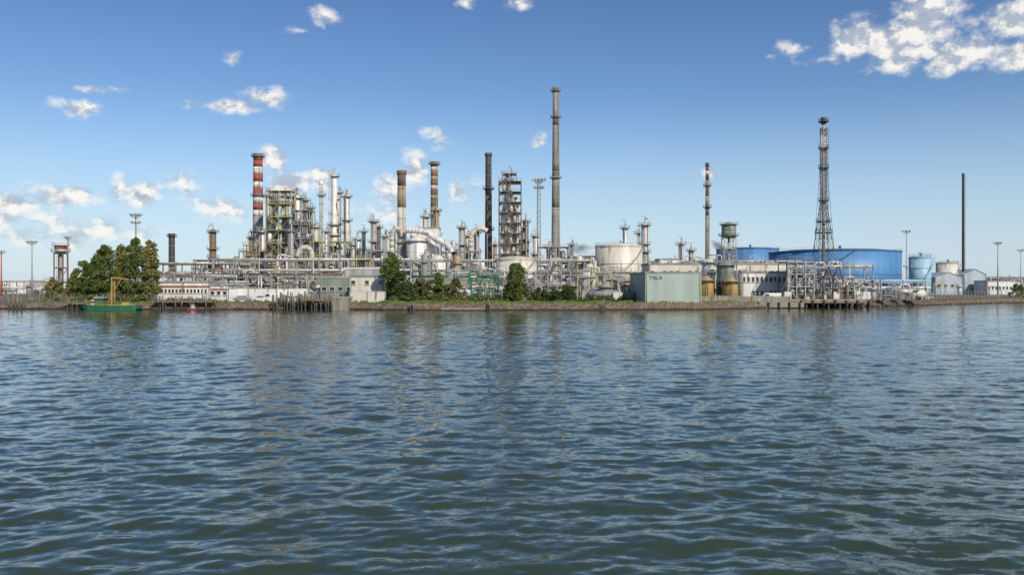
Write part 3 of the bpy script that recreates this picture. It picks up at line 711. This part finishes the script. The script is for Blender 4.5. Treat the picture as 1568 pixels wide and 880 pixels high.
# ---------------------------------------------------------------- pipe racks
pipe_rack('pipe_rack',245,420,330,[5,8.5,12],6,1,'brown',npipe=7)
pipe_rack('pipe_rack',330,620,300,[5,9,12.5],6,2,'steel',npipe=7)
pipe_rack('pipe_rack',600,900,310,[5,9,12.5],6,3,'steel',npipe=7)
pipe_rack('pipe_rack',380,610,262,[4,7],5,4,'steel')
pipe_rack('pipe_rack',690,925,262,[4,7.5],5,5,'steel')
pipe_rack('pipe_rack',820,925,245,[4,7],5,6,'grey')
pipe_rack('pipe_rack',895,1010,290,[5,8],5,7,'steel')
pipe_rack('pipe_rack',1000,1215,300,[6,10,12],6,8,'steel')
pipe_rack('pipe_rack',1200,1330,250,[5,9],6,9,'steel')
pipe_rack('pipe_rack',1310,1412,262,[3,5],5,10,'bluegrey',pal=['white','lblue','silver','grey'])
pipe_rack('pipe_rack',1400,1700,430,[4,8],5,11,'steel')
pipe_rack('pipe_rack',235,420,262,[4,6.5],5,12,'steel')
pipe_rack('pipe_rack',640,760,238,[3.2,6],4,13,'green',pal=['silver','green','cream','grey'])
pipe_rack('pipe_rack',300,420,420,[8,12,16],6,14,'brown')
pipe_rack('pipe_rack',530,700,400,[12,17],6,15,'steel')
pipe_rack('pipe_rack',-200,240,420,[3,6],6,16,'grey')
def unit(name,px0,px1,D0,D1,n,hmax,seed,minh=3):
    r_=random.Random(seed); D=(D0+D1)/2; cx=X((px0+px1)/2,D); O=Obj(name,cx,D)
    for i in range(n):
        d=r_.uniform(D0,D1); x=X(r_.uniform(px0,px1),d)-cx; y=d-D; t=r_.random(); mm=r_.choice(['silver','white','cream','tan','grey','brown','silver','grey','silver','steel','white']); h=r_.uniform(minh,hmax)*r_.uniform(.6,1)
        if t<.22:
            R=r_.uniform(.6,1.6); O.p('vertical_vessels_'+mm,mm).lathe(x,y,[(R*.8,0),(R*.8,1),(R,1.2),(R,h-R*.5),(R*.8,h-R*.15),(R*.2,h)],14); ring_platform(O,x,y,h*.8,R,R+.8)
            if r_.random()<.5: O.p('vent_pipes','steel').path([(x,y,h),(x,y,h+1.5),(x+1.6,y,h+1.5),(x+1.6,y,0)],.15,6)
        elif t<.42:
            z=r_.uniform(1.8,h*.8); R=r_.uniform(.5,1.3); L=r_.uniform(3,7); drum(O,x,y,z,L,R,mm,'x','drums_'+mm)
            for q in(-.3,.3):
                for yy in(-.6,.6): O.p('supports','steel').beam((x+L*q,y+yy,0),(x+L*q,y+yy,z-R),.22)
        elif t<.6: frame(O,x-2.5,x+2.5,y-2,y+2,0,h,max(1,int(h/3.5)),1,1,.25,r_.choice(['steel','rust','ysteel','grey']),True,None,True,part='frames',seed=i)
        elif t<.85:
            pts=[(x,y,0),(x,y,h*.9),(x+r_.uniform(-6,6),y,h*.9)]; pts.append((pts[-1][0],y+r_.uniform(-1,1),r_.uniform(0,h*.6)))
            O.p('pipes_'+mm,mm).path(pts,r_.uniform(.12,.4),8)
        elif t<.94: O.p('cabins_'+mm,mm).box(x,y,0,r_.uniform(2,5),3,r_.uniform(2.2,h*.6)); 
        else: O.p('thin_vents','steel').tube((x,y,0),(x,y,h*1.6),.14,.1,6)
    O.done()
unit('process_unit_equipment',250,400,300,400,60,12,1)
unit('process_unit_equipment',360,560,290,400,130,22,2)
unit('process_unit_equipment',540,720,290,390,110,18,3)
unit('process_unit_equipment',690,920,290,390,130,18,4)
unit('process_unit_equipment',900,1110,280,360,50,11,5)
unit('process_unit_equipment',370,620,240,285,60,8,6)
unit('process_unit_equipment',700,930,225,280,60,8,7)
unit('process_unit_equipment',915,965,215,240,22,8,8)
unit('process_unit_equipment',1200,1420,232,262,34,6,9,2)
unit('process_unit_equipment',-60,240,330,460,24,7,10)
unit('process_unit_equipment',1400,1640,380,480,24,8,11)
# ---------------------------------------------------------------- buildings
building('white_office_building',240,318,238,8,433,'white',win=14,stripe='brick',winh=.9)
building('white_kiosk',321,349,224,7,438,'white',win=3,stripe='fred',winh=.9)
building('small_garage',352,380,232,6,441,'cream',roll=2,vents=False)
building('grey_green_warehouse',490,540,230,14,426,'ggreen','roof',win=4,winh=1)
building('grey_green_warehouse',536,588,218,12,424,'cream','ggreen',win=5,roll=0,winh=.9,rows=2)
building('control_building',528,588,236,12,412,'grey','cream',win=6)
building('pump_house',642,716,232,8,428,'oconc','roof',win=6,winh=.8)
building('long_white_storage_building',994,1206,246,14,405,'cream','roof',rows=2,win=22,winh=1.1)
building('pale_green_pump_station',988,1074,203,26,418,'pgreen','roof',parapet=.15,vents=False,seams=2.2)
building('substation_building',1136,1204,228,9,418,'white','roof',rows=2,win=10,doors=2,winh=1.2)
building('blue_grey_gabled_shed',1432,1474,420,18,417,'bluegrey','bluegrey',gable=True,win=4)
building('blue_grey_gabled_shed',1476,1510,424,18,412,'bluegrey','bluegrey',gable=True,roll=1)
building('low_white_building',1512,1556,410,12,431,'white','roof',win=8,vents=False)
building('distant_shed',0,46,480,18,432,'white','roof',win=6,vents=False)
building('distant_shed',1515,1640,600,20,425,'bluegrey','roof',win=8,vents=False)
building('gatehouse',1010,1040,262,8,398,'white')
def wall(name,px0,px1,D,h,m,pan=4):
    x0,x1=X(px0,D),X(px1,D); O=Obj(name,(x0+x1)/2,D); L=x1-x0; n=max(1,int(L/pan))
    for i in range(n): O.p('panels',m).box(-L/2+L*(i+.5)/n,0,-.1,L/n-.06,.18,h+.1+.05*(i%2))
    for i in range(n+1): O.p('posts','conc').box(-L/2+L*i/n,-.06,-.1,.28,.36,h+.25)
    O.p('coping','conc').box(0,0,h+.16,L,.3,.1); O.done()
wall('concrete_wall',350,472,220,3.1,'white')
wall('concrete_wall',536,590,211,2.4,'cream')
wall('concrete_wall',892,965,222,2.6,'conc')
wall('concrete_wall',1074,1210,214,1.3,'oconc')
def fence(name,px0,px1,D0,D1,h,m):
    a=Vector((X(px0,D0),D0,0)); b_=Vector((X(px1,D1),D1,0)); O=Obj(name,a.x,a.y); d=b_-a; n=int(d.length/2.5)
    P=O.p('posts',m)
    for i in range(n+1): q=d*i/n; P.tube((q.x,q.y,0),(q.x,q.y,h),.06,None,4)
    for k in range(6): P.tube((0,0,h*(k+1)/6),(d.x,d.y,h*(k+1)/6),.03,None,4)
    O.done()
fence('wire_fence',1320,1568,222,300,2.4,'steel'); fence('wire_fence',-20,240,216,214,1.8,'steel'); fence('wire_fence',590,965,211,212,2.2,'green'); fence('wire_fence',330,540,207,207,1.6,'steel')
O=Obj('green_gantry_frame',X(742,214),214); frame(O,-3.2,3.2,-1,1,0,5,2,3,1,.25,'green',True,None,True); O.done()
# ---------------------------------------------------------------- right jetty
D=219; O=Obj('tanker_loading_jetty',X(1262,D),D,0); s=D/F; L=59*s
O.p('deck','oconc').box(0,3,1.7,2*L,13,.5)
for i in range(15):
    x=-L+2*L*i/14
    for y in (-3,1.5): O.p('piles','dwood').tube((x,y,-1.5),(x,y,1.8),.32,None,8)
    if i%2==0: O.p('fenders','rubber').tube((x,-3.6,.3),(x,-3.6,1.9),.35,None,10)
O.p('deck_edge','rust').box(0,-3.55,1.2,2*L,.25,.5)
rail_line(O,[(-L,-3.3,2.2),(L,-3.3,2.2)],'steel')
frame(O,-L*.97,-L*.3,-1,7,2.2,11.2,3,3,1,.24,'grey',True,'grey',True,seed=3)
frame(O,-L*.25,L*.35,0,7,2.2,7.6,2,3,1,.22,'steel',True,None,True,seed=4)
frame(O,L*.4,L*.95,0,7,2.2,6.2,2,3,1,.2,'steel',True,None,True,seed=5)
r_=random.Random(5)
for i in range(30):
    x=r_.uniform(-L*.95,L*.9); h=r_.uniform(3,8.6) if x<-L*.3 else r_.uniform(2,5); mm=r_.choice(['grey','white','silver','brown','steel','rust','cream'])
    O.p('pipes_'+mm,mm).path([(x,r_.uniform(-1,2),2.2),(x,0,2.2+h),(x+r_.uniform(-4,4),1,2.2+h),(x+r_.uniform(-3,3),2,3)],r_.uniform(.1,.24),7)
for x in (-L*.1,L*.15):
    P=O.p('loading_arms','dark'); P.tube((x,-2,2.2),(x,-2,7.4),.26,.2,8); P.path([(x,-2,7.4),(x+1.2,-2.6,10.2),(x+2.2,-3.4,6)],.15,7); P.box(x-.8,-1.6,8.2,.9,.5,.9)
for i in range(4): drum(O,-L*.85+i*2.2,-.2,4,1.4,.6,'grey','y','filters')
for i in range(12): mm=r_.choice(['dark','grey','cream']); O.p('equipment_'+mm,mm).box(r_.uniform(-L,L),r_.uniform(-2,5),2.2,r_.uniform(.8,2.4),1.2,r_.uniform(.8,2.4))
O.done()
O=Obj('mooring_quay',X(1190,214),214,0); O.p('slab','oconc').box(0,0,.2,12,3,1.2); 
for i in range(5): O.p('piles','dwood').tube((-5+i*2.5,-1.7,-1),(-5+i*2.5,-1.7,1.5),.25,None,7)
O.done()
def piles(name,px0,px1,D,n,top,seed,cap=True,yw=3):
    r_=random.Random(seed); x0,x1=X(px0,D),X(px1,D); O=Obj(name,(x0+x1)/2,D,0); L=x1-x0
    for i in range(n):
        x=-L/2+L*(i+r_.uniform(.1,.9))/n; y=r_.uniform(-yw/2,yw/2); h=top*r_.uniform(.7,1.08); r=r_.uniform(.14,.22); lean=r_.uniform(-.15,.15)
        O.p('piles','wood').tube((x,y,.7),(x+lean,y,h),r,r*.85,7); O.p('pile_feet','dwood').tube((x,y,-1.2),(x,y,.75),r*1.1,None,7)
    if cap:
        z=top*.62
        for y in (-yw/2,yw/2): O.p('cap_beams','wood').beam((-L/2,y,z),(L/2,y,z),.28)
        k=int(L/.35)
        for i in range(k): O.p('deck_boards','wood').box(-L/2+L*(i+.5)/k,0,z+.15,.29,yw+.4,.08)
        rail_line(O,[(-L/2,-yw/2,z+.2),(L/2,-yw/2,z+.2)],'wood')
    O.done()
piles('timber_jetty',236,330,200,30,3.0,1); piles('timber_pile_cluster',415,470,199,34,3.9,2,False); piles('timber_pile_cluster',462,512,198,30,3.5,3,True)
piles('mooring_dolphin',16,34,199,9,3.2,4,False,1.5); piles('timber_jetty',100,135,203,8,2.2,5); piles('mooring_dolphin',744,750,191,4,2.4,6,False,1); piles('mooring_dolphin',918,926,190,4,2.4,7,False,1); piles('mooring_dolphin',628,634,192,3,2.2,8,False,1)
O=Obj('concrete_dock_block',X(523,199),199.5,0); O.p('block','oconc').box(0,0,-1,3.6,4,3.6); O.p('cap','conc').box(0,0,2.6,3.9,4.3,.3); O.p('bollard','dark').lathe(0,-1,[(.2,2.9),(.2,3.3),(.35,3.4),(.3,3.55)],10); O.done()
O=Obj('landing_pontoon',X(712,193),193,0); O.p('deck','oconc').box(0,0,.2,10,3,.35); O.p('floats','dark').box(0,0,-.3,9.6,2.6,.5); O.p('gangway','steel').beam((-2,1.5,.5),(-5,6,1.7),.4); O.done()
# green barge
D=197; O=Obj('green_work_barge',X(172,D),D,0); Lb=6.0
hull=O.p('hull','green'); vs=[];fs=[]
for x,w_,zb,zt in [(-Lb,.5,.5,1.3),(-Lb*.8,1.7,-.2,1.15),(-Lb*.3,2.0,-.4,1.0),(Lb*.5,2.0,-.4,1.0),(Lb*.9,1.9,-.2,1.1),(Lb,1.7,.3,1.15)]:
    vs+=[(x,-w_*.8,zb),(x,-w_,zt),(x,w_,zt),(x,w_*.8,zb)]
for i in range(5):
    for k in range(4): fs.append((i*4+k,(i+1)*4+k,(i+1)*4+(k+1)%4,i*4+(k+1)%4))
fs+=[(0,1,2,3),(23,22,21,20)]; hull.add(vs,fs,False)
O.p('gunwale','yellow').beam((-Lb*.8,-1.78,1.2),(Lb*.95,-1.95,1.15),.12)
Y=O.p('gantry','ochre')
Y.beam((.2,-.7,1),(.2,-.7,7.2),.26); Y.beam((.2,.7,1),(.2,.7,7.2),.26); Y.beam((.2,0,7.2),(3.6,0,6.8),.26); Y.beam((.2,-.7,7.2),(.2,.7,7.2),.26); Y.beam((.2,0,4),(2.0,0,6.9),.14); Y.beam((-.8,0,1),(.2,0,6),.18)
O.p('winch_cabin','green').box(-2.6,0,1,2,1.8,1.7); O.p('cabin_windows','glass').box(-2.6,0,1.9,2.05,1.85,.5); O.p('cabin_roof','white').box(-2.6,0,2.72,2.3,2.1,.12)
O.p('hook_line','dark').tube((3.5,0,6.8),(3.5,0,3),.04,None,5); O.p('deck_load','ochre').box(3.2,0,1,1.8,1.4,.7); O.p('winch','dark').tube((-.2,-.7,1.5),(-.2,.7,1.5),.4,None,10)
rail_line(O,[(-Lb*.8,-1.6,1),(0,-1.8,1)],'yellow',1.0)
O.done()
def boat(name,px,D,m,cm,k):
    O=Obj(name,X(px,D),D,0); h=O.p('hull',m)
    h.add([tuple(c*k for c in v) for v in [(-3,0,.9),(-1.5,-.9,.1),(2.5,-.9,.1),(2.6,-1.1,.9),(-1.6,-1.2,.9),(-1.5,.9,.1),(2.5,.9,.1),(2.6,1.1,.9),(-1.6,1.2,.9)]],[(0,1,4),(1,2,3,4),(0,8,5),(5,8,7,6),(2,6,7,3),(1,5,6,2),(0,5,1),(0,4,3,7,8)],False)
    O.p('wheelhouse',cm).box(.8*k,0,.9*k,1.5*k,1.4*k,1.3*k); O.p('windows','glass').box(.8*k,0,1.5*k,1.54*k,1.44*k,.4*k); O.p('mast','white').tube((.8*k,0,2.2*k),(.8*k,0,3.4*k),.04,None,5); O.done()
boat('green_mooring_boat',142,201,'green','white',1); boat('red_mooring_boat',293,197,'red','white',.5)
def car(name,px,D,m,van=False,rot=0):
    O=Obj(name,X(px,D),D,G,rot); P=O.p('body',m)
    pr=[(-2.2,.35),(-2.25,.85),(-1.9,1.0),(-1.3,1.05),(-.6,1.5),(.9,1.5),(1.7,1.0),(2.2,.92),(2.25,.35)] if not van else [(-2.5,.35),(-2.55,1.0),(-2.0,1.2),(-1.5,2.05),(-1.3,2.15),(2.4,2.15),(2.5,2.0),(2.5,.35)]
    n=len(pr); vs=[(x,-.85,z) for x,z in pr]+[(x,.85,z) for x,z in pr]
    fs=[tuple(range(n)),tuple(range(2*n-1,n-1,-1))]+[(i,i+n,(i+1)%n+n,(i+1)%n) for i in range(n)]
    P.add(vs,fs,False)
    if van: O.p('windows','glass').add([(-1.85,-.87,1.25),(-.6,-.87,1.25),(-.6,-.87,1.9),(-1.45,-.87,1.9)],[(0,1,2,3)],False)
    else: O.p('windows','glass').add([(-1.1,-.87,1.07),(1.4,-.87,1.07),(.85,-.87,1.42),(-.55,-.87,1.42)],[(0,1,2,3)],False)
    for x in (-1.4,1.4):
        for y in (-.8,.8): O.p('wheels','rubber').tube((x,y-.1,.34),(x,y+.1,.34),.34,None,12); O.p('hubs','cars').tube((x,y-.13,.34),(x,y+.13,.34),.18,None,8)
    O.done()
car('white_van',418,214,'carw',True); car('parked_car',440,214,'carw'); car('parked_car',458,215,'cars'); car('parked_car',400,216,'carw'); car('parked_car',372,215,'cars',rot=math.pi); car('white_van',1180,219,'carw',True)
O=Obj('building_lettering',X(1000,203),202.9,G); P=O.p('letters','dblue'); H_=Zt(427,203)-G
sg={'T':[(0,1,1,1),(.5,0,.5,1)],'S':[(0,1,1,1),(0,.5,1,.5),(0,0,1,0),(0,.5,0,1),(1,0,1,.5)],'L':[(0,0,0,1),(0,0,1,0)]}
for i,ch in enumerate('TSLS'):
    for (a,b_,c,d) in sg[ch]: P.box(-.7+i*.75+(a+c)/2*.45,0,H_+min(b_,d)*.6-.05,abs(c-a)*.45+.09,.05,abs(d-b_)*.6+.09)
O.done()
# ---------------------------------------------------------------- steam (real volumes)
def steam(name,px,py,D,rx,rz,dens,tilt=0,ry=None):
    s=D/F; import bmesh
    bm=bmesh.new(); bmesh.ops.create_icosphere(bm,subdivisions=3,radius=1); me=bpy.data.meshes.new(name); bm.to_mesh(me); bm.free()
    o=bpy.data.objects.new(name,me); o.location=(X(px,D),D,Zt(py,D)); o.scale=(rx*s,(ry or min(rx,rz))*s,rz*s); o.rotation_euler=(0,tilt,0); sc.collection.objects.link(o)
    m=bpy.data.materials.new(name+'_vapour'); m.use_nodes=True; N=m.node_tree.nodes; L=m.node_tree.links; N.clear()
    out=N.new('ShaderNodeOutputMaterial'); pv=N.new('ShaderNodeVolumePrincipled'); pv.inputs['Color'].default_value=(.97,.97,.97,1); pv.inputs['Anisotropy'].default_value=.1
    tc=N.new('ShaderNodeTexCoord'); ln=N.new('ShaderNodeVectorMath'); ln.operation='LENGTH'; L.new(tc.outputs['Object'],ln.inputs[0])
    n=N.new('ShaderNodeTexNoise'); n.inputs['Scale'].default_value=1.8; n.inputs['Detail'].default_value=3; L.new(tc.outputs['Object'],n.inputs['Vector'])
    a=N.new('ShaderNodeMath'); a.operation='MULTIPLY_ADD'; a.inputs[1].default_value=1.9; L.new(n.outputs['Fac'],a.inputs[0]); 
    s1=N.new('ShaderNodeMath'); s1.operation='MULTIPLY_ADD'; s1.inputs[1].default_value=-1.0; s1.inputs[2].default_value=-.2; L.new(ln.outputs['Value'],s1.inputs[0]); L.new(s1.outputs[0],a.inputs[2])
    mx=N.new('ShaderNodeMath'); mx.operation='MAXIMUM'; mx.inputs[1].default_value=0; L.new(a.outputs[0],mx.inputs[0])
    ml=N.new('ShaderNodeMath'); ml.operation='MULTIPLY'; ml.inputs[1].default_value=dens; L.new(mx.outputs[0],ml.inputs[0]); L.new(ml.outputs[0],pv.inputs['Density']); L.new(pv.outputs[0],out.inputs['Volume']); me.materials.append(m)
steam('steam_plume',1102,377,370,22,9,1.6,math.radians(40)); steam('steam_plume',888,380,340,24,11,1.0)
# ---------------------------------------------------------------- sky world
w=bpy.data.worlds.new('World'); sc.world=w; w.use_nodes=True; N=w.node_tree.nodes; L=w.node_tree.links; N.clear()
try: w.cycles.sampling_method='MANUAL'; w.cycles.sample_map_resolution=512
except Exception: pass
SUN_EL=math.radians(35); SUN_ROT=math.radians(150)
sky=N.new('ShaderNodeTexSky'); sky.sky_type='NISHITA'; sky.sun_disc=False; sky.sun_elevation=SUN_EL; sky.sun_rotation=SUN_ROT; sky.air_density=1.0; sky.dust_density=.5; sky.ozone_density=3.5
tc=N.new('ShaderNodeTexCoord')
def MN(op,a=None,b=None,c=None,clamp=False):
    n=N.new('ShaderNodeMath'); n.operation=op; n.use_clamp=clamp
    for i,v in enumerate((a,b,c)):
        if v is None: continue
        if isinstance(v,(int,float)): n.inputs[i].default_value=v
        else: L.new(v,n.inputs[i])
    return n.outputs[0]
sep=N.new('ShaderNodeSeparateXYZ'); L.new(tc.outputs['Generated'],sep.inputs[0])
az=MN('ARCTAN2',sep.outputs[0],sep.outputs[1]); el=MN('ARCSINE',sep.outputs[2])
cmb=N.new('ShaderNodeCombineXYZ'); L.new(az,cmb.inputs[0]); L.new(el,cmb.inputs[1])
blobs=[(1395,66,95,44,1.2),(1320,58,52,32,1.1),(1425,14,62,36,1.2),(1470,86,85,28,1.1),(1560,84,60,28,1.15),(1555,25,48,38,1.15),(1385,98,60,16,.85),(1205,77,34,12,.7),(1255,93,34,8,.65),(1180,85,14,6,.35),
(795,6,24,10,.75),(715,6,22,8,.65),(498,27,28,14,.7),(455,47,26,7,.4),(355,87,18,11,.5),(345,162,58,13,.95),(412,150,46,17,.95),(115,164,44,14,.75),(150,138,46,8,.6),
(15,312,55,22,.9),(95,300,70,22,.95),(182,288,24,26,.95),(215,298,40,20,.85),(282,286,26,28,.85),(50,335,150,18,.6),
(418,243,26,18,1.1),(455,280,40,26,1.1),(492,270,26,20,1.1),(634,258,24,32,1.15),(602,290,36,28,.85),(702,292,22,20,.7),(826,218,18,18,.6),(665,210,24,16,.5),(1090,267,18,10,.85),(350,322,54,20,.55),(725,284,30,16,.5),(90,355,170,26,.55),(560,330,70,24,.4)]
field=None
for px,py,rx,ry,st in blobs:
    a0=math.atan2(px-784,F); e0=math.atan((440-py)/math.hypot(F,px-784)); ra=rx*1.15/F*math.cos(a0)**2; re=ry*1.15/F*math.cos(a0)
    vm=N.new('ShaderNodeVectorMath'); vm.operation='MULTIPLY_ADD'; vm.inputs[1].default_value=(1/ra,1/re,0); vm.inputs[2].default_value=(-a0/ra,-e0/re,0); L.new(cmb.outputs[0],vm.inputs[0])
    dt=N.new('ShaderNodeVectorMath'); dt.operation='LENGTH'; L.new(vm.outputs[0],dt.inputs[0])
    f=MN('MULTIPLY_ADD',dt.outputs['Value'],-1.25*st,1.2*st)
    field=f if field is None else MN('SMOOTH_MAX',field,f,.25)
field=MN('MAXIMUM',field,-1.0)
def fbm(off,scale,detail=6):
    mp=N.new('ShaderNodeMapping'); mp.inputs['Location'].default_value=off; mp.inputs['Scale'].default_value=(1,1.3,1); L.new(cmb.outputs[0],mp.inputs['Vector'])
    n=N.new('ShaderNodeTexNoise'); n.inputs['Scale'].default_value=scale; n.inputs['Detail'].default_value=detail; n.inputs['Roughness'].default_value=.6; L.new(mp.outputs[0],n.inputs['Vector']); return n.outputs['Fac']
n1=fbm((0,0,0),32,8); n2=fbm((-.005,-.010,0),32,5)
dn=MN('ADD',field,MN('MULTIPLY',MN('SUBTRACT',n1,.5),2.7))
mr=N.new('ShaderNodeMapRange'); mr.interpolation_type='SMOOTHSTEP'; mr.inputs['From Min'].default_value=-.05; mr.inputs['From Max'].default_value=.95; L.new(dn,mr.inputs['Value'])
sh=MN('ADD',MN('MULTIPLY',MN('SUBTRACT',n1,n2),5.5),.55,clamp=True)
cr=N.new('ShaderNodeValToRGB'); cr.color_ramp.elements[0].color=(4.0,4.5,5.3,1); cr.color_ramp.elements[0].position=.2; cr.color_ramp.elements[1].color=(8.7,8.4,7.9,1); cr.color_ramp.elements[1].position=.88
L.new(sh,cr.inputs['Fac'])
hsv=N.new('ShaderNodeHueSaturation'); hsv.inputs['Saturation'].default_value=1.08; L.new(sky.outputs[0],hsv.inputs['Color'])
tint=N.new('ShaderNodeMixRGB'); tint.blend_type='MULTIPLY'; tint.inputs['Fac'].default_value=1; L.new(hsv.outputs[0],tint.inputs['Color1'])
zr=N.new('ShaderNodeValToRGB'); L.new(MN('DIVIDE',el,.5,clamp=True),zr.inputs['Fac'])
zr.color_ramp.elements[0].position=0; zr.color_ramp.elements[0].color=(1.0,1.0,1.0,1); zr.color_ramp.elements[1].position=.75; zr.color_ramp.elements[1].color=(.62,.67,.84,1)
e=zr.color_ramp.elements.new(.3); e.color=(.88,.92,1.0,1)
L.new(zr.outputs[0],tint.inputs['Color2'])
hz=N.new('ShaderNodeMapRange'); hz.interpolation_type='SMOOTHSTEP'; hz.inputs['From Min'].default_value=0; hz.inputs['From Max'].default_value=.22; hz.inputs['To Min'].default_value=.62; hz.inputs['To Max'].default_value=0; L.new(el,hz.inputs['Value'])
hm=N.new('ShaderNodeMixRGB'); L.new(hz.outputs[0],hm.inputs['Fac']); L.new(tint.outputs[0],hm.inputs['Color1']); hm.inputs['Color2'].default_value=(5.2,6.6,8.2,1)
op=MN('MULTIPLY',mr.outputs[0],.94)
mix=N.new('ShaderNodeMixRGB'); L.new(op,mix.inputs['Fac']); L.new(hm.outputs[0],mix.inputs['Color1']); L.new(cr.outputs[0],mix.inputs['Color2'])
bg=N.new('ShaderNodeBackground'); bg.inputs['Strength'].default_value=.112; L.new(mix.outputs[0],bg.inputs['Color'])
wo=N.new('ShaderNodeOutputWorld'); L.new(bg.outputs[0],wo.inputs['Surface'])
sl=bpy.data.lights.new('sun','SUN'); sl.energy=4.0; sl.angle=math.radians(.5); sl.color=(1,.92,.79); so=bpy.data.objects.new('sun',sl); sc.collection.objects.link(so)
sd=Vector((math.sin(SUN_ROT)*math.cos(SUN_EL),math.cos(SUN_ROT)*math.cos(SUN_EL),math.sin(SUN_EL)))
so.rotation_euler=sd.to_track_quat('Z','Y').to_euler()
cd=bpy.data.cameras.new('camera'); cd.sensor_width=36; cd.lens=36*F/1568; cd.clip_end=20000; cd.clip_start=.1
co=bpy.data.objects.new('camera',cd); co.location=(0,0,CAMH); co.rotation_euler=(math.radians(90),0,0); sc.collection.objects.link(co); sc.camera=co
sc.view_settings.view_transform='Standard'; sc.view_settings.look='None'; sc.view_settings.exposure=0
